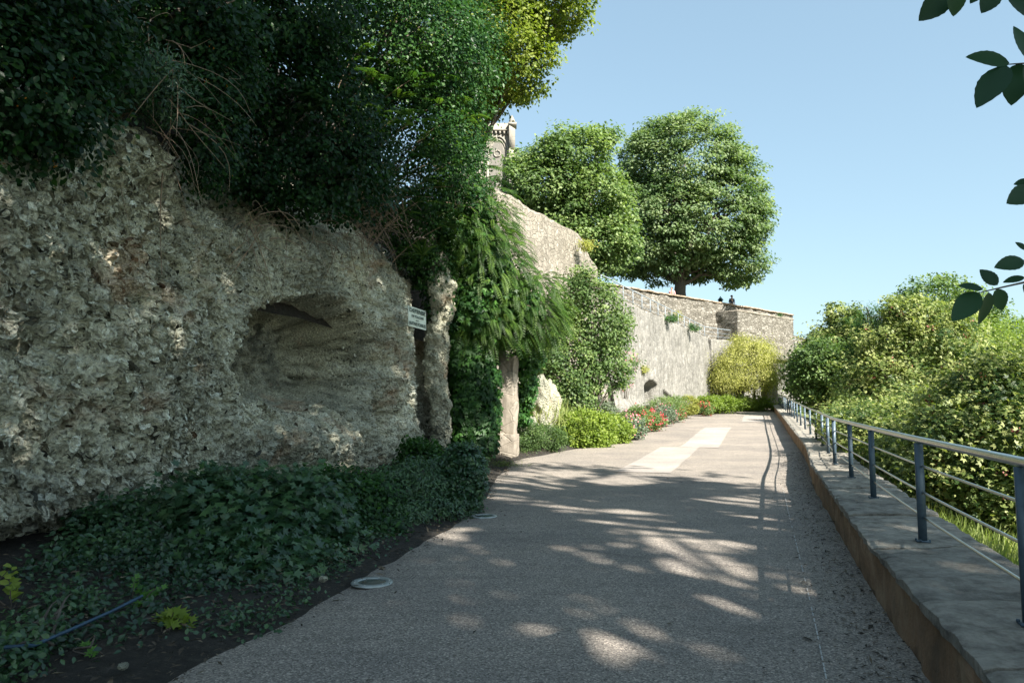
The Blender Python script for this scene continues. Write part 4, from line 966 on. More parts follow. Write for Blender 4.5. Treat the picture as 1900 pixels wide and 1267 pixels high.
# ------------------------------------------------------------------ the long bed on the left
def bed(px_, py_, Y): q = at(px_, py_, Y); q[2] = zp1(Y) + .1; return q
shrub('clipped_bush', 'small dense dark bush clipped to a rounded block beside the second ground light', 'bush', bed(860, 950, 10.6),
      [EL(858, 886, 10.6, 35, 62, .36), EL(850, 925, 10.5, 34, 36, .34), EL(868, 870, 10.7, 24, 34, .3)], 11000, .055, 'leaf_gloss', seed=71, stems=6, shape='oval', per=20, cr=.06, up=.4, out=.9, rnd=.5, shell=.07, rough=.10, base_t=.62)
shrub('trailing_bush', 'wide low bush of narrow drooping leaves left of the clipped bush', 'bush', bed(770, 960, 10.4),
      [EL(785, 908, 10.6, 62, 58, .6), EL(800, 950, 10.0, 52, 30, .4), EL(740, 965, 9.6, 50, 30, .4), EL(730, 918, 10.4, 52, 52, .5), EL(800, 935, 10.3, 40, 36, .4)], 17000, .07, 'leaf_gloss', seed=72, stems=6, shape='narrow', per=22, cr=.09, up=.35, out=.8, rnd=.5, droop=.9, shell=.1, rough=.14, base_t=.72)
shrub('hydrangea_bush', 'bush with broad lobed leaves in the middle of the dark bed', 'bush', bed(470, 1070, 7.6),
      [EL(470, 965, 7.7, 95, 85, .6), EL(400, 945, 7.8, 70, 70, .5), EL(545, 960, 7.9, 75, 82, .5), EL(500, 1060, 6.9, 90, 60, .45), EL(600, 1020, 7.8, 60, 50, .4), EL(440, 1040, 7.2, 60, 45, .4), EL(510, 1050, 7.2, 60, 45, .4), EL(390, 1030, 7, 50, 40, .4)], 9500, .095, 'leaf_gloss', seed=73, stems=20, shape='lobed', per=12, cr=.13, up=.9, out=.5, rnd=.4, shell=.16, base_t=.6)
shrub('glossy_shrub', 'low shrub with small shiny leaves at the left, against the foot of the cliff', 'shrub', bed(240, 1030, 7.6),
      [EL(240, 970, 7.8, 80, 42, .4), EL(315, 955, 8, 66, 58, .4), EL(200, 1030, 7, 90, 36, .5), EL(190, 975, 7.6, 40, 26, .3), EL(290, 1020, 7.2, 80, 36, .4)], 6500, .06, 'leaf_gloss', seed=74, stems=20, shape='oval', per=12, cr=.10, up=.6, out=.7, rnd=.5, shell=.2, rough=.25, base_t=.55)
shrub('fennel_plant', 'bright feathery green plant rising behind the broad lobed leaves', 'plant', bed(492, 960, 9.4),
      [EL(492, 915, 9.5, 24, 38, .2), EL(390, 905, 9.2, 16, 28, .2)], 2600, .05, 'leaf_ivy', seed=75, stems=8, shape='narrow', per=14, cr=.06, up=.5, out=.8, base_t=.6)
shrub('spotted_laurel', 'bushy shrub with a few yellow leaf tips between lobed bush and drooping bush', 'shrub', bed(630, 1010, 9),
      [EL(620, 938, 9.2, 70, 66, .6), EL(685, 945, 9.6, 56, 62, .5), EL(690, 985, 8.9, 50, 34, .4), EL(575, 930, 9.2, 50, 46, .5), EL(570, 930, 9.3, 14, 10, .2)], 13000, .062, 'leaf_ivy', seed=76, stems=12, shape='oval', per=16, cr=.09, up=.6, out=.7, rnd=.5, shell=.16, rough=.2, base_t=.34)
shrub('periwinkle_cover', 'carpet of small shiny leaves spilling towards the path below the lobed bush', 'ground cover', bed(560, 1080, 7.4),
      [EL(560, 1045, 7.5, 95, 46, .4), EL(480, 1085, 7.0, 80, 48, .35), EL(640, 1010, 8.4, 60, 38, .35), EL(390, 1085, 6.7, 70, 46, .3), EL(540, 1090, 6.9, 60, 34, .3)], 13000, .05, 'leaf_gloss', seed=77, stems=0, shape='oval', per=14, cr=.09, up=.7, out=.5, rnd=.6, shell=.2, rough=.25, base_t=.6)
shrub('sage_clump', 'small grey green leafy clump at the bottom left corner', 'plant', bed(60, 1200, 4.6),
      [EL(50, 1190, 4.6, 70, 50, .25), EL(120, 1130, 5.2, 55, 36, .25), EL(20, 1240, 4.2, 60, 50, .2)], 2200, .042, 'leaf_gloss', seed=78, stems=14, shape='oval', per=9, cr=.07, up=.7, out=.5, rnd=.5, shell=.25, rough=.3, base_t=.55)
shrub('ivy_cover', 'dark ivy carpet spreading over the soil at the lower left', 'ground cover', bed(300, 1130, 6),
      [EL(300, 1110, 6.0, 110, 40, .7), EL(180, 1180, 5.0, 120, 28, .5), EL(420, 1115, 6.3, 90, 40, .5), EL(120, 1080, 6.2, 100, 30, .6), EL(300, 1050, 6.8, 110, 40, .6)], 9500, .05, 'leaf_gloss', seed=79, stems=0, shape='oval', per=9, cr=.13, up=.9, out=.3, rnd=.5, shell=.3, rough=.4, base_t=.2)
shrub('weed_patch', 'small leafy weeds along the edge of the bed beside the near path', 'weeds', bed(560, 1120, 6.2),
      [EL(520, 1125, 6.0, 80, 22, .4), EL(600, 1070, 7.0, 60, 22, .4), EL(690, 1025, 8.2, 56, 18, .4), EL(430, 1165, 5.3, 80, 22, .4)], 5200, .04, 'leaf_gloss', seed=80, stems=0, shape='oval', per=7, cr=.10, up=.9, out=.3, rnd=.5, shell=.3, rough=.4, base_t=.5)
def sprig(name, label, foot, stalks, Y, size, mat, seed, n=9, shape='oval', t=.8):
    """few leaves in pairs along thin stalks; stalks end where given"""
    rng = np.random.default_rng(seed); f = np.array(foot); pol = []; C, A, Nn = [], [], []
    for (ax_, ay_) in stalks:
        q = at(ax_, ay_, Y + rng.uniform(-.12, .12)); u = np.linspace(0, 1, 9)[:, None]; m = f + (q - f) * u; m += rng.normal(size=3) * .05 * np.sin(u * math.pi); pol.append((m, np.linspace(.006, .0025, 9)))
        T = nrm(q - f)
        for k in range(n):
            s_ = .35 + .65 * k / (n - 1); a = k * 2.4 + rng.uniform(-.3, .3); sdv = np.array([math.cos(a), math.sin(a), .35])
            C.append(f + (q - f) * s_); A.append(sdv); Nn.append(np.array([-.2 * math.cos(a) + .2, -.9, .7]) + rng.normal(size=3) * .25)
    r = thing(name, f, label, name.split('_')[-1])
    V, T_, tt = place(shape, np.array(C), np.array(A), np.array(Nn), size * rng.uniform(.7, 1.1, len(C)), t + rng.normal(size=len(C)) * .12)
    obj('foliage', mesh_np('foliage', V, T_, M[mat], tt), r); obj('stem', tubes_mesh('stem', pol, M['bark'], 5), r)
sprig('lime_sprig', 'bright lime green leafy shoot near the path edge at lower left', bed(300, 1215, 5.1), [(330, 1140), (345, 1165), (318, 1160), (300, 1150), (352, 1150), (335, 1175), (322, 1135)], 5.0, .085, 'leaf_lime', 1, 9, 'lobed', .6)
sprig('green_sprig', 'slender shoot with light green leaves left of the lime green one', bed(262, 1180, 5.4), [(250, 1070), (275, 1100), (262, 1120), (300, 1090)], 5.4, .06, 'leaf_ivy', 2, 9, 'lobed', .85)
sprig('young_sapling', 'upright young sapling with round light green leaves at the left edge', bed(15, 1200, 5.3), [(22, 1050), (16, 1065), (30, 1090)], 5.2, .075, 'leaf_lime', 3, 8, 'oval', .8)
sprig('small_seedling', 'little pale seedling in the soil near the blue hose', bed(165, 1260, 4.5), [(158, 1195), (172, 1215), (180, 1235)], 4.5, .05, 'leaf_ivy', 4, 6, 'lobed', 1.0)
hs = [bed(-20, 1262, 4.2) + [0, 0, .06], bed(60, 1258, 4.25) + [0, 0, .04], bed(120, 1235, 4.5) + [0, 0, .03], bed(200, 1205, 4.9) + [0, 0, .05], bed(260, 1185, 5.3) + [0, 0, .02]]
for q in hs: q[2] = zp1(q[1]) + .19
V, Q = tube(hs, .011, 8, False); tag(obj('garden_hose', mesh_np('garden_hose', V, tri(Q), M['hose'], None, True)), 'thin blue hose lying on the soil at the lower left', 'hose')

# leaf litter on the bed, path edge and along the low wall
rng = np.random.default_rng(90); n = 17000; Yl = rng.uniform(2.5, 22, n); u = rng.random(n)
lx = np.minimum(leftX(Yl), 99); cx_ = cliffX(Yl); X = cx_ + (lx + .25 - cx_) * u
Z = zp(Yl) + .012 + np.interp(Yl, [-12, 17, 21], [.18, .22, .35]) * np.clip(1 - u, 0, 1) ** .8 + .01
n2 = 6500; Y2 = rng.uniform(2.5, 22, n2); rX = np.array([railX(q) for q in Y2]); X2 = rX - .42 - np.abs(rng.normal(size=n2)) * .28; Z2 = zp(Y2) + .014
n3 = 900; Y3 = rng.uniform(2.5, 20, n3); X3 = leftX(Y3) + rng.random(n3) ** 1.5 * 5; Z3 = zp(Y3) + .014
C = np.stack([np.concatenate([X, X2, X3]), np.concatenate([Yl, Y2, Y3]), np.concatenate([Z, Z2, Z3])], -1); m_ = len(C)
V, T, t = place('narrow', C, np.stack([rng.normal(size=m_), rng.normal(size=m_), rng.normal(size=m_) * .12], -1), np.array([0, 0, 1.]) + rng.normal(size=(m_, 3)) * .25, rng.gamma(3, .011, m_) * np.where(np.arange(m_) < n, 1.2, .75), rng.random(m_) ** 1.3)
tag(obj('leaf_litter', mesh_np('leaf_litter', V, T, M['litter'], t)), 'dry leaf litter on the dark bed and along the low wall', 'leaf litter', kind='stuff')

# ------------------------------------------------------------------ sunlit planting along the walls
shrub('tall_shrub', 'big sunlit glossy green shrub standing against the high battered wall', 'shrub', at(1090, 790, 26.3),
      [EL(1085, 560, 26.5, 48, 62, 1.0), EL(1115, 600, 26.5, 52, 75, 1.1), EL(1070, 660, 26.3, 60, 75, 1.1), EL(1120, 680, 26.5, 46, 55, 1.0), EL(1040, 690, 26, 45, 48, .8), EL(1065, 735, 26, 42, 40, .8), EL(1140, 620, 26.8, 30, 40, .7), EL(1075, 520, 26.6, 22, 26, .5)],
      22000, .11, 'leaf_mid', seed=101, stems=50, sr=.035, flowers=None, shape='diamond', per=46, cr=.17, flat=.8, up=.5, out=.8, rnd=.6, shell=.26, rough=.36, cvar=.6, base_t=.45)
shrub('oleander', 'few pink flowering shoots at the right edge of the big shrub', 'shrub', at(1160, 740, 30.5), [EL(1165, 672, 30.5, 18, 16, .4), EL(1160, 700, 30.5, 14, 20, .4)], 900, .11, 'leaf_mid', seed=102, stems=8, flowers=('flower_pink', 260, .06), shape='narrow', per=14, cr=.1)
shrub('juniper_mat', 'dark green low spreading bush at the path edge right of the masonry pillar', 'bush', gnd(985, 835), [EL(975, 808, 21.6, 34, 28, .5), EL(1015, 812, 22.2, 34, 24, .5), EL(960, 822, 21.3, 18, 20, .4)], 9000, .08, 'leaf_mid', seed=103, stems=0, shape='narrow', per=22, cr=.10, base_t=.2, shell=.12)
shrub('lime_bush', 'wide lime green rounded bush spilling onto the path', 'bush', gnd(1100, 820), [EL(1085, 795, 24.3, 56, 34, .8), EL(1130, 798, 25.6, 40, 28, .7), EL(1050, 785, 24.3, 30, 22, .6), EL(1090, 815, 24, 40, 16, .6)], 16000, .085, 'leaf_lime', seed=104, stems=0, shape='diamond', per=26, cr=.11, base_t=.42, shell=.12, cvar=.4)
shrub('variegated_shrub', 'small pale variegated shrub in front of the pink brick recess', 'shrub', at(1130, 800, 29.5), [EL(1130, 768, 29.5, 17, 20, .4), EL(1118, 755, 29.5, 10, 10, .3)], 2600, .07, 'leaf_blue', seed=105, stems=4, base_t=.7, per=18, cr=.1)
shrub('marigold_bush', 'low bush with golden tops between the lime bush and the red roses', 'bush', gnd(1150, 800), [EL(1158, 782, 27.6, 20, 16, .5), EL(1145, 790, 27, 14, 12, .4)], 3200, .07, 'leaf_mid', seed=106, stems=0, base_t=.7, per=16, cr=.1, flowers=('flower_orange', 240, .03))
def rose(label, px_, py_, Y, rx, ry, fl, nf, seed, mat='leaf_mid'):
    shrub('rose_bush', label, 'rose bush', at(px_, py_ + ry + 4, Y), [EL(px_, py_, Y, rx, ry, .5), EL(px_ + rx * .4, py_ + 4, Y + .4, rx * .7, ry * .8, .5)], 3000, .075, mat, seed=seed, stems=8, base_t=.5, per=14, cr=.12, shell=.25, rough=.25, flowers=(fl, int(nf * 2.6), .07), group='rose bushes along the path edge')
rose('rose bush with large pink blooms at the path edge beside the lime bush', 1172, 792, 26.8, 20, 18, 'flower_pink', 90, 111, 'leaf_blue')
rose('dark leaved rose bush with small crimson blooms under the arched recess', 1185, 770, 30.5, 20, 17, 'flower_red', 60, 112)
rose('rose bush with many red blooms in the middle of the flower bed', 1205, 780, 31.5, 22, 15, 'flower_red', 170, 113)
rose('rose bush with pink and red blooms left of the yellow bush', 1232, 768, 35, 20, 16, 'flower_pink', 60, 114, 'leaf_blue')
rose('low rose bush with red blooms at the foot of the yellow bush', 1250, 765, 38.5, 18, 12, 'flower_red', 70, 115)
rose('small rose bush with red blooms right of the yellow bush', 1308, 757, 46, 12, 10, 'flower_red', 80, 116)
shrub('grass_clump', 'feathery green grassy bush against the wall under the slanting slit', 'bush', at(1228, 775, 37), [EL(1232, 752, 37.5, 28, 16, .7), EL(1255, 750, 40, 18, 14, .6)], 5200, .10, 'leaf_mid', seed=121, stems=0, shape='narrow', up=.5, droop=-.6, base_t=.6, per=20, cr=.13)
shrub('golden_bush', 'small rounded golden yellow bush at the wall foot by the bend', 'bush', at(1277, 770, 43), [EL(1277, 752, 43, 17, 17, .55)], 3600, .08, 'leaf_gold', seed=122, stems=0, base_t=.3, per=22, cr=.1, shell=.08)
shrub('ground_cover', 'low green leafy bank of ground cover across the far bend', 'ground cover', at(1360, 760, 52), [EL(1335, 750, 50, 45, 13, 1.2), EL(1385, 748, 54, 50, 12, 1.2), EL(1425, 748, 57, 26, 9, 1), EL(1310, 748, 48.5, 24, 12, 1)], 15000, .13, 'leaf_lime', seed=123, stems=0, base_t=.28, per=24, cr=.18, shell=.15, rough=.3)
shrub('golden_vine', 'big drooping golden yellow vine covering the pergola at the bend', 'vine', at(1370, 735, 55),
      [EL(1385, 665, 54, 42, 34, 1.6), EL(1360, 690, 53.6, 36, 34, 1.5), EL(1345, 705, 53.5, 24, 22, 1.2), EL(1430, 690, 54.5, 26, 34, 1.2), EL(1400, 700, 53.5, 34, 24, 1.4), EL(1378, 640, 54.5, 18, 16, 1), EL(1415, 655, 55, 24, 22, 1.2)],
      26000, .15, 'leaf_gold', seed=124, stems=40, sr=.04, shape='narrow', per=40, cr=.30, flat=.9, up=.3, out=.7, rnd=.5, droop=1.2, shell=.16, rough=.28, cvar=.85, base_t=.42)
pg = thing('pergola', at(1385, 745, 55.5), 'dark pergola frame and pale pier carrying the golden vine', 'pergola')
q = at(1428, 725, 55.5); slab('pier', (q[0], q[1], 3.0), (1.0, .7, 3.0), .3, M['render_pale'], pg, 31, 10, .04)
for pp in (1335, 1368, 1400):
    q = at(pp, 740, 55); V, Qq = tube([[q[0], q[1], 1.0], [q[0], q[1], 4.4]], .09, 6, False); obj('post', mesh_np('post', V, Qq, M['bark']), pg)
a_, b_ = at(1330, 680, 55), at(1440, 680, 55.6)
for dy in (0, 1.3):
    V, Qq = tube([a_ + [0, dy, 0], b_ + [0, dy, 0]], .08, 6, False); obj('beam', mesh_np('beam', V, Qq, M['bark']), pg)
# tufts growing out of the walls
for k, (px_, py_, Y, rx, ry, n_, mt, lb) in enumerate([(1086, 455, 30.0, 8, 7, 400, 'leaf_gold', 'dry yellow tuft growing high on the battered wall'),
        (1408, 610, 62.6, 15, 16, 1300, 'leaf_gold', 'brownish bush growing out of the terrace wall right of the buttress'), (1257, 585, 53.8, 6, 9, 400, 'leaf_gold', 'dry plant hanging on the terrace wall below the linden'),
        (1246, 590, 43.2, 10, 6, 500, 'leaf_ivy', 'green tuft with a red flower beside the handrail'), (1288, 605, 48.6, 9, 8, 500, 'leaf_ivy', 'green tuft on the ramp edge lower down the handrail'),
        (1446, 586, 65, 8, 4, 300, 'leaf_ivy', 'small round tuft growing on top of the terrace wall end'), (1452, 640, 64, 8, 10, 500, 'leaf_mid', 'green tuft on the wall just above the right end of the walkway'),
        (1192, 685, 38.2, 9, 6, 300, 'leaf_gold', 'pale dry tuft above the arched recess')]):
    shrub('wall_tuft', lb, 'wall plant', at(px_, py_ + ry, Y), [EL(px_, py_, Y, rx, ry, .3)], n_, .13, mt, seed=140 + k, stems=0, per=16, cr=.14, shape='narrow', group='plants growing on the walls')
# grasses at foot of the masonry pillar and below the outcrop
rng = np.random.default_rng(150)
def tuft_grass(name, label, cat, C, h, mat, t=.5, lean=.35, kind=None):
    n = len(C); A = np.stack([rng.normal(size=n) * lean, rng.normal(size=n) * lean, np.ones(n)], -1)
    V, T, tt = place('blade', C, A, rng.normal(size=(n, 3)) * [1, 1, .2], h * (.5 + rng.random(n)), t + rng.normal(size=n) * .2)
    return tag(obj(name, mesh_np(name, V, T, M[mat], tt)), label, cat, kind=kind)
q = gnd(908, 862); C = q + rng.normal(size=(900, 3)) * [.35, .3, 0] + [0, 0, -.01]; tuft_grass('weed_tuft', 'flat dry weedy tuft on the path edge in front of the ivy column', 'weeds', C, .13, 'grass', .15, 1.0)
q = at(1000, 775, 24); C = q + rng.normal(size=(1500, 3)) * [.5, .5, .2]; tuft_grass('bank_grass', 'dry grasses on the bank between the ivy strand and the big shrub', 'grass', C, .4, 'grass', .6, .5)
# grass on the slope right of the low wall
n = 42000; Yg = rng.uniform(4, 26, n) ** 1.0; dr = rng.uniform(.5, 7, n); Xg = np.array([railX(y_) for y_ in Yg]) + .3 + dr
Zg = zp(Yg) - .12 - dr * .20 + .12 * vnoise(np.stack([Xg, Yg, 0 * Xg], -1), .8) - .03 + .04
V, T, tt = place('blade', np.stack([Xg, Yg, Zg], -1), np.stack([rng.normal(size=n) * .4, rng.normal(size=n) * .4, np.ones(n)], -1), rng.normal(size=(n, 3)) * [1, 1, .2], .24 * (.4 + rng.random(n)), .5 + .25 * fbm(np.stack([Xg, Yg, 0 * Xg], -1), 1.2, 2, 5) + rng.normal(size=n) * .15)
tag(obj('grass', mesh_np('grass', V, T, M['grass'], tt)), 'rough sunlit grass on the slope beyond the low wall', 'grass', kind='stuff')

# ------------------------------------------------------------------ shrubs and trees right of the railing
def rshrub(label, ells, n, size, seed, mat='leaf_right', seeds=140, name='seeding_shrub', per=44, cr=.17, bt=.5, sh='trio', **kw):
    c, r = ells[0]; b = np.array([c[0], c[1], zp1(c[1]) - 1.6])
    shrub(name, label, 'shrub', b, ells, n, size, mat, seed=seed, stems=40, sr=.04, flowers=('seed_pink', seeds, size * .8, 'blossom_or_seed') if seeds else None, shape=sh, per=per, cr=cr, flat=.8, up=.6, out=.7, rnd=.6, shell=.22, rough=.45, cvar=.7, base_t=bt, group='shrubs beyond the railing', **kw)  # the scattered reddish pieces on these shrubs are seed clusters
rshrub('upright shrub with ragged top, nearest the far end of the railing', [EL(1560, 650, 50, 62, 62, 3), EL(1552, 590, 50, 12, 22, .8), EL(1580, 596, 50, 10, 20, .8), EL(1520, 640, 51, 16, 26, 1), EL(1545, 700, 50, 70, 60, 3), EL(1510, 690, 51, 36, 45, 2.4), EL(1565, 605, 50, 24, 38, 1.6), EL(1600, 720, 49, 50, 60, 3)], 32000, .17, 201, seeds=90, bt=.42, cr=.30)
rshrub('tall broad shrub full of reddish seed clusters in the middle of the right side', [EL(1690, 650, 34, 85, 75, 2.8), EL(1660, 585, 34, 14, 24, .8), EL(1700, 570, 34, 16, 22, .8), EL(1735, 585, 34, 14, 24, .8), EL(1770, 590, 34, 16, 26, .8), EL(1630, 640, 34, 16, 30, .9), EL(1740, 620, 34.4, 70, 55, 2.4), EL(1650, 720, 34, 75, 80, 2.8), EL(1760, 700, 33, 90, 75, 2.6), EL(1680, 590, 34, 36, 30, 1.4), EL(1720, 770, 31, 100, 60, 2.4)], 56000, .118, 202, seeds=620, bt=.55, cr=.24)
rshrub('dense shrub behind the railing posts, dark between its sunlit sprays', [EL(1620, 805, 16.5, 60, 50, 1.2), EL(1710, 845, 14, 75, 62, 1.1), EL(1670, 785, 17, 60, 42, 1.2), EL(1570, 785, 20, 45, 34, 1.2), EL(1750, 800, 15, 70, 50, 1.2)], 34000, .066, 203, seeds=120, bt=.45)
rshrub('nearest big shrub with drooping sprays at the right edge of the picture', [EL(1850, 740, 12, 90, 75, 1.2), EL(1800, 820, 11.6, 90, 80, 1.1), EL(1900, 830, 11, 100, 90, 1.1), EL(1790, 890, 11.5, 80, 60, 1.0), EL(1890, 930, 10.6, 60, 70, .9)], 42000, .064, 204, seeds=330, bt=.52)
rshrub('lime tinted open tree behind the nearest shrub at the right edge', [EL(1840, 640, 40, 90, 45, 3.0), EL(1900, 660, 39, 80, 55, 3.0), EL(1800, 680, 41, 60, 60, 2.6), EL(1870, 720, 38, 90, 60, 3)], 20000, .17, 205, mat='leaf_lime', seeds=0, name='lime_tree', per=40, cr=.34, bt=.25, sh='narrow')
tree('spruce_tree', 'small dark pointed tree rising between the upright shrub and the broad shrub', 'tree', at(1612, 700, 36) * [1, 1, 0], at(1612, 570, 36), [EL(1612, 605, 36, 24, 30, .8), EL(1622, 585, 36, 14, 22, .5), EL(1605, 650, 36, 36, 40, 1.2)], 7000, .13, 'leaf_dark', .15, 206, shape='narrow', per=26, cr=.2, base_t=.95)
tree('oak_tree', 'rounded green tree crown far behind the shrubs, the highest on the right', 'tree', at(1740, 700, 60) * [1, 1, 0] - [0, 0, 1.5], at(1740, 560, 60),
     [EL(1735, 560, 60, 62, 44, 3.5), EL(1700, 580, 60, 36, 36, 3), EL(1790, 575, 60, 46, 36, 3), EL(1740, 620, 60, 80, 50, 4)], 14000, .28, 'leaf_mid', .4, 207, nl=30, per=40, cr=.55, shell=.12, cvar=.4, base_t=.5)
tree('oak_tree', 'flat topped green tree in the distance at the right edge', 'tree', at(1880, 700, 75) * [1, 1, 0] - [0, 0, 2], at(1880, 610, 75),
     [EL(1850, 625, 75, 55, 30, 4), EL(1905, 620, 75, 50, 26, 4), EL(1880, 660, 75, 90, 40, 4)], 9000, .34, 'leaf_mid', .4, 208, per=36, cr=.6, shell=.12, base_t=.55)
tree('broadleaf_tree', 'dark green tree just right of the stepped wall end', 'tree', at(1520, 720, 46) * [1, 1, 0] + [0, 0, -1], at(1520, 640, 46),
     [EL(1530, 665, 46, 46, 36, 2), EL(1510, 690, 46, 34, 40, 2), EL(1500, 715, 46, 30, 30, 1.6)], 9000, .2, 'leaf_mid', .25, 209, per=30, cr=.35, base_t=.3)
tree('broadleaf_tree', 'pale green tree filling the gap behind the broad seedy shrub', 'tree', at(1650, 760, 44) * [1, 1, 0] - [0, 0, 2], at(1650, 660, 44),
     [EL(1640, 680, 44, 70, 55, 3), EL(1720, 700, 44, 90, 60, 3), EL(1590, 700, 44, 60, 50, 2.5), EL(1830, 700, 44, 90, 55, 3)], 15000, .22, 'leaf_right', .3, 210, per=34, cr=.4, base_t=.4)
# far wooded skyline
rng = np.random.default_rng(300)
n = 26000; az = rng.uniform(.02, 1.15, n); R_ = rng.uniform(150, 210, n); X = np.sin(az) * R_; Y = np.cos(az) * R_
C = np.stack([X, Y, rng.random(n) ** .8 * (9 + 3.5 * fbm(np.stack([az * 14, az * 0, az * 0], -1), 1, 3, 4)) - 4], -1)
V, T, tt = place('diamond', C, rng.normal(size=(n, 3)), rng.normal(size=(n, 3)) + [0, -.6, .8], 2.1 * (.6 + rng.random(n)), .5 + .3 * vnoise(C, .12) + rng.normal(size=n) * .15)
tag(obj('far_woods', mesh_np('far_woods', V, T, M['leaf_far'], tt)), 'distant belt of woods beyond the valley', 'woods', kind='stuff')

# ------------------------------------------------------------------ people and street lamp on the terrace
def person(label, px_, py_feet_z, Y, shirt, seed, facing=0, hairm='hair'):
    c = at(px_, 560, Y); c[2] = py_feet_z
    r = thing('person', c, label, 'person')
    pts = {'pelvis': (0, 0, .95, .145), 'waist': (0, 0, 1.10, .13), 'chest': (0, 0, 1.32, .16), 'neck': (0, 0, 1.50, .06), 'chin': (0, .02, 1.57, .075), 'head': (0, .01, 1.67, .10), 'crown': (0, 0, 1.74, .07),
           'lhip': (.10, 0, .90, .10), 'lknee': (.11, .02, .50, .065), 'lank': (.11, -.01, .09, .042), 'ltoe': (.12, .17, .04, .035), 'rhip': (-.10, 0, .90, .10), 'rknee': (-.11, .03, .50, .065), 'rank': (-.11, -.02, .09, .042), 'rtoe': (-.12, .16, .04, .035),
           'lsh': (.19, 0, 1.42, .062), 'lel': (.25, -.03, 1.13, .044), 'lwr': (.20, .16, 1.00, .030), 'lha': (.16, .23, .99, .035), 'rsh': (-.19, 0, 1.42, .062), 'rel': (-.25, -.02, 1.13, .044), 'rwr': (-.20, .17, 1.00, .030), 'rha': (-.16, .24, .99, .035), 'nose': (0, .11, 1.66, .018)}
    ed = [('pelvis', 'waist'), ('waist', 'chest'), ('chest', 'neck'), ('neck', 'chin'), ('chin', 'head'), ('head', 'crown'), ('head', 'nose')]
    for s_ in 'lr': ed += [('pelvis', s_ + 'hip'), (s_ + 'hip', s_ + 'knee'), (s_ + 'knee', s_ + 'ank'), (s_ + 'ank', s_ + 'toe'), ('chest', s_ + 'sh'), (s_ + 'sh', s_ + 'el'), (s_ + 'el', s_ + 'wr'), (s_ + 'wr', s_ + 'ha')]
    def skin(name, keys, grow, mat):
        kk = [k for k in pts if k in keys]; me = bpy.data.meshes.new(name); ca, sa = math.cos(facing), math.sin(facing)
        me.from_pydata([(pts[k][0] * ca - pts[k][1] * sa, pts[k][0] * sa + pts[k][1] * ca, pts[k][2]) for k in kk], [(kk.index(a), kk.index(b)) for a, b in ed if a in kk and b in kk], [])
        me.materials.append(mat); o = bpy.data.objects.new(name, me); COL.objects.link(o); o.parent = r
        sk = o.modifiers.new('skin', 'SKIN'); sk.use_smooth_shade = True; o.modifiers.new('sub', 'SUBSURF').levels = 1; o.modifiers['sub'].render_levels = 2
        for k, v in zip(kk, me.skin_vertices[0].data): v.radius = (pts[k][3] + grow, (pts[k][3] + grow) * (.72 if k in ('pelvis', 'waist', 'chest') else 1)); v.use_root = (k in ('pelvis', 'chest') and kk.index(k) == min(kk.index(j) for j in kk if j in ('pelvis', 'chest', 'head')))
        return o
    skin('body', set(pts), 0, M['skin'])
    skin('shirt', {'pelvis', 'waist', 'chest', 'lsh', 'lel', 'rsh', 'rel'}, .02, M[shirt])
    skin('trousers', {'pelvis', 'lhip', 'lknee', 'lank', 'rhip', 'rknee', 'rank'}, .015, M['shirt_navy'])
    g = np.linspace(0, 1, 10); a = np.linspace(0, 2 * math.pi, 17); G = np.array([[[.112 * math.sin(v * 1.75) * math.cos(u_), .115 * math.sin(v * 1.75) * math.sin(u_) - .02, 1.675 + .115 * math.cos(v * 1.75)] for v in g] for u_ in a])
    Hm = mesh_np('hair', G.reshape(-1, 3), grid(17, 10), M[hairm], None, True); o = obj('hair', Hm, r, loc=(0, 0, 0)); o.rotation_euler = (0, 0, facing)
person('person in a pale pink top standing left of the linden trunk behind the parapet', 1247, 9.0, 57.0, 'shirt_pink', 1, 2.6)
person('person in dark blue standing behind the parapet right of the street lamp', 1358, 9.1, 62.0, 'shirt_navy', 2, 3.4)
lp = thing('street_lamp', at(1337, 560, 61.5) * [1, 1, 0] + [0, 0, 8.2], 'dark iron lantern showing above the parapet wall', 'street lamp')
q = at(1337, 566, 61.5)
V, Qq = tube([[q[0], q[1], 8.2], [q[0], q[1], 8.6], [q[0], q[1], 8.7], [q[0], q[1], q[2]]], [.12, .11, .06, .04], 8, False); obj('post', mesh_np('post', V, Qq, M['lamp_green']), lp)
V, Qq = tube([q, q + [0, 0, .08], q + [0, 0, .1], q + [0, 0, .42]], [.05, .09, .12, .2], 6, False); obj('lantern', mesh_np('lantern', V, Qq, M['lamp_green']), lp)
V, Qq = tube([q + [0, 0, .42], q + [0, 0, .46], q + [0, 0, .66], q + [0, 0, .78]], [.27, .25, .08, .02], 6, False); obj('lantern_roof', mesh_np('lantern_roof', V, Qq, M['lamp_green']), lp)

# ------------------------------------------------------------------ trees right of the path, shading it; one added to shade the cliff
t1 = thing('shade_tree', (9.5, -4.5, -1.2), 'branch of dark oval leaves reaching into the sky at the right edge', 'tree')
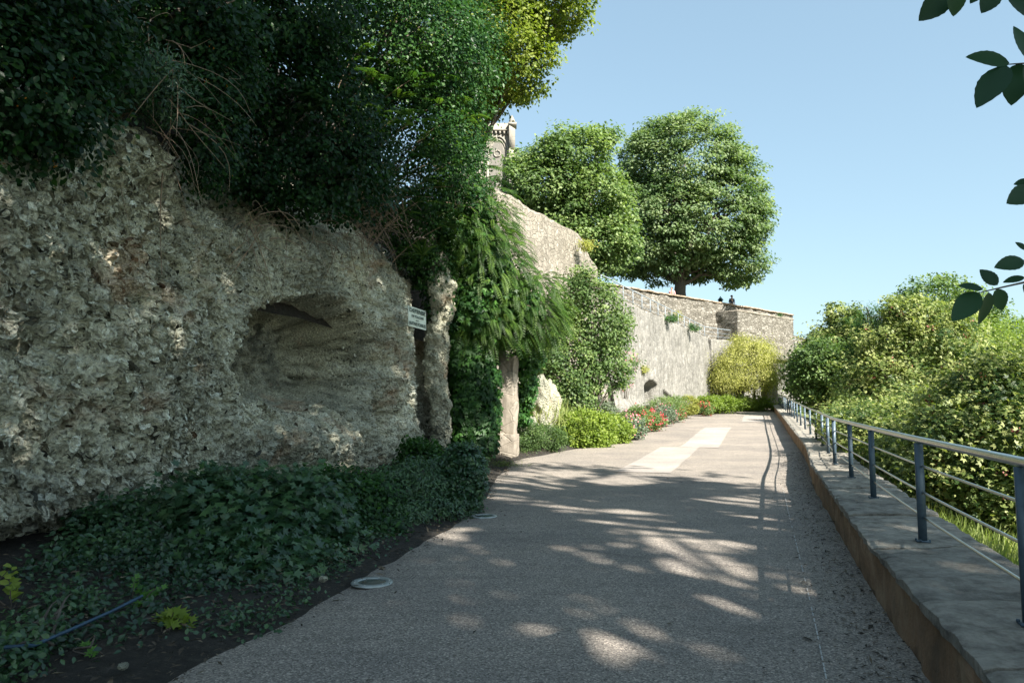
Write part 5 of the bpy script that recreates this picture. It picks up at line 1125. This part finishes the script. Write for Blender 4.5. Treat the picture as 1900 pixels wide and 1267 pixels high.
# crown leaves cut out along sun rays, to shape sun patches on the path
GAPS = [(1000, 905, 75, 17), (1000, 928, 60, 9), (935, 918, 28, 12), (930, 885, 50, 9), (1045, 880, 60, 6), (1130, 965, 36, 18), (1205, 955, 52, 10), (1250, 1010, 82, 17), (1290, 1045, 62, 26), (1215, 985, 60, 8),
        (1345, 1010, 52, 11), (1300, 932, 62, 8), (1350, 957, 52, 8), (1402, 930, 40, 10), (1400, 965, 36, 9), (1230, 878, 80, 6), (1350, 890, 60, 6), (1150, 893, 70, 6), (1070, 1110, 22, 13), (1090, 1165, 50, 17), (1118, 1192, 34, 20),
        (1322, 1113, 34, 13), (1342, 1136, 26, 14), (1415, 1073, 15, 8), (1362, 1082, 14, 8), (1238, 1195, 20, 8), (1065, 1015, 18, 9), (1110, 1047, 12, 10), (832, 985, 30, 9), (842, 1002, 24, 6), (1432, 900, 20, 10), (1120, 925, 60, 6), (1060, 950, 34, 6)]
_gp = []
for x_, y_, a_, b_ in GAPS:
    c0 = gnd(x_, y_); _gp.append((c0[0], c0[1], max(.10, gnd(x_ + a_, y_)[0] - c0[0]), max(.12, (gnd(x_, y_ - b_)[1] - gnd(x_, y_ + b_)[1]) / 2)))
def sun_gaps(C):
    H = C - Sn * (C[:, 2:3] / Sn[2]); k = np.ones(len(C), bool); wob = .25 * vnoise(H * [1, 1, 0], 2.2, 9)
    for x_, y_, a_, b_ in _gp: k &= np.hypot((H[:, 0] - x_) / (a_ + .19), (H[:, 1] - y_) / (b_ + .19)) > 1.0 + wob
    return k
def shade_crown(root, seed, ells, n, size, base, top, r0, nl=60, **kw):
    (V, Fc, t), Pc = foliage(seed, ells, n, size, per=kw.get('per', 60), cr=kw.get('cr', .42), flat=.5, up=.8, out=.4, rnd=.5, shell=.45, rough=.15, cvar=.4, keep=sun_gaps)
    obj('crown', mesh_np('crown', V, Fc, M['leaf_ivy'], t), root)
    pl_ = limbs(seed + 1, base, top, Pc, r0, nl, .02)
    return pl_
Sn = np.array(S)
def over(gx, gy, h): return np.array([gx, gy, 0.]) + Sn * (h / Sn[2])
SH1 = [(over(-1.0, 2.6, 15), (7.2, 5.6, 3.0)), (over(.0, 9.5, 14.5), (3.8, 3.8, 2.0))]
pl1 = shade_crown(t1, 415, SH1, 26000, .30, (9.5, -4.5, -1.2), (9.5, -10, 15), .45, per=60, cr=.6)
# hanging branch seen at the right edge
DB = 1.55
LV = [((1765, -18), (1706, 38), .62), ((1776, -22), (1771, 31), .78), ((1850, -26), (1822, 24), .62), ((1866, -14), (1925, 40), .55), ((1830, -30), (1800, 6), .6),
      ((1873, 117), (1797, 101), .42), ((1868, 122), (1812, 197), .52), ((1892, 118), (1877, 194), .60), ((1915, 118), (1884, 46), .6), ((1900, 120), (1935, 175), .55),
      ((1912, 336), (1882, 341), .5), ((1915, 350), (1869, 377), .5), ((1920, 345), (1950, 390), .5),
      ((1817, 543), (1768, 593), .52), ((1834, 542), (1821, 604), .66), ((1849, 536), (1862, 577), .70), ((1824, 536), (1779, 528), .40), ((1851, 529), (1819, 499), .60), ((1900, 483), (1847, 495), .42), ((1901, 514), (1861, 523), .42), ((1906, 464), (1884, 449), .5), ((1898, 528), (1930, 560), .55)]
def beech(base, tip, wr, nn, seed):
    rng = np.random.default_rng(seed); ax = tip - base; L = np.linalg.norm(ax); ax /= L; sd = np.cross(ax, nn); sd /= np.linalg.norm(sd); n2 = np.cross(sd, ax)
    u = np.linspace(0, 1, 15); wdt = wr * .5 * L * np.sin(math.pi * u ** .82) ** .8 * (1 + .05 * (np.arange(15) % 2)); wdt[0] = wdt[-1] = 0
    z = -.10 * L * u ** 2 * rng.uniform(.2, 1); cup = .14
    mid = base + ax * (u * L)[:, None] + n2 * z[:, None]; Lf = mid + sd * wdt[:, None] + n2 * (wdt * cup)[:, None]; Rt = mid - sd * wdt[:, None] + n2 * (wdt * cup)[:, None]
    V = np.concatenate([Lf, mid, Rt]); i = np.arange(14)
    return V, tri(np.concatenate([np.stack([i, i + 1, i + 16, i + 15], -1), np.stack([i + 15, i + 16, i + 31, i + 30], -1)])), rng.uniform(.2, .7)
lp_ = []
rng = np.random.default_rng(7)
for k, (b_, t_, wr) in enumerate(LV):
    Yd = DB + rng.uniform(-.05, .05); B_ = at(*b_, Yd); T_ = at(*t_, Yd + rng.uniform(-.03, .03)); nn = nrm(np.array([rng.normal() * .35, -1, rng.normal() * .35 + .25]))
    lp_.append(beech(B_, T_, wr, nn, k))
V, T, t = merge(lp_); br = obj('branch_leaves', mesh_np('branch_leaves', V, T, leafmat('beech_leaves', (.008, .035, .018), (.015, .055, .024), (.03, .09, .035), .22, .5), t, True), t1)
tw = []
J = at(2050, 300, 1.7); J2 = np.array([2.6, 1.2, 3.6]); J3 = np.array([5.5, -1.0, 6.5]); J4 = np.array([9.5, -6.8, 8.0])
tw.append((np.array([J4, J3, J2, at(2100, 0, 1.65), J]), np.array([.14, .07, .022, .010, .006])))
for tip_, mids in (((1817, 543), [(1860, 533), (1905, 523), (1990, 470)]), ((1868, 120), [(1900, 118), (1960, 130), (2020, 200)]), ((1911, 340), [(1960, 335)]), ((1900, 483), [(1950, 480), (2010, 420)]), ((1776, -22), [(1850, -28), (1960, -50), (2080, -40)])):
    pp = [at(*tip_, DB)] + [at(*m, DB + .02) for m in mids] + [J if mids[-1][0] < 2050 else at(2100, 0, 1.65)]; tw.append((np.array(pp), np.linspace(.0012, .004, len(pp))))
obj('trunk', tubes_mesh('trunk', pl1 + tw, M['bark'], 7), t1)
t2 = thing('shade_tree', (13.5, 2.0, -1.8), 'leafy tree beside the path out past the railing, casting dappled shade', 'tree')
SH2 = [(over(-2.5, 13.0, 16), (8, 5.6, 2.6)), (over(3.0, 13.8, 15), (3.2, 2.8, 1.8)), (over(-5, 19.0, 16), (4.5, 4.2, 2.4))]
pl2 = shade_crown(t2, 402, SH2, 15000, .30, (13.5, 2.0, -1.8), (10, -2.5, 15), .40, nl=60, per=60, cr=.55); obj('trunk', tubes_mesh('trunk', pl2, M['bark'], 7), t2)
t3 = thing('shade_tree', (6.5, -9.0, -1.0), 'unseen tree added behind the viewpoint so that its crown shades the cliff', 'tree')
SH3 = [(over(-6.8, 9.5, 16.5), (3.6, 6.0, 2.6)), (over(-6.4, 18, 17), (3.8, 5.0, 2.6)), (over(-5.5, 2, 15.5), (4.5, 4.0, 2.4))]  # crown lobes added out of view to block the sun from the cliff
pl3 = shade_crown(t3, 403, SH3, 17000, .28, (6.5, -9.0, -1.0), (6.5, -7.5, 16), .45, nl=60, per=60, cr=.5); obj('trunk', tubes_mesh('trunk', pl3, M['bark'], 7), t3)
# expansion joints in the path
def joint(pts_, w_=.012):
    P_ = [gnd(*p) for p in pts_]; parts = []
    for a, b in zip(P_[:-1], P_[1:]):
        n_ = max(2, int(np.linalg.norm(b - a) / .5)); q = a + (b - a) * np.linspace(0, 1, n_)[:, None]; d_ = nrm((b - a)[None])[0]; sd_ = np.array([d_[1], -d_[0], 0]) * w_ / 2
        q[:, 2] = zp(q[:, 1]) + .011; q[:, :2] += .01 * np.stack([vnoise(q, 3, 1), vnoise(q, 3, 2)], -1); V = np.concatenate([q - sd_, q + sd_]); i = np.arange(n_ - 1); parts.append((V, np.stack([i, i + n_, i + n_ + 1, i + 1], -1), 0))
    V, Q, _ = merge(parts); tag(obj('path_joint', mesh_np('path_joint', V, Q, M['joint'])), kind='structure')
M['joint'] = plain('dark_joint', (.07, .062, .055), .95)
joint([(1297, 833), (1440, 838)]); joint([(1030, 872), (1140, 877)], .02); joint([(1240, 879), (1420, 890)]); joint([(1390, 792), (1410, 792)], .05); joint([(950, 1000), (1180, 1035), (1470, 1060)], .01)
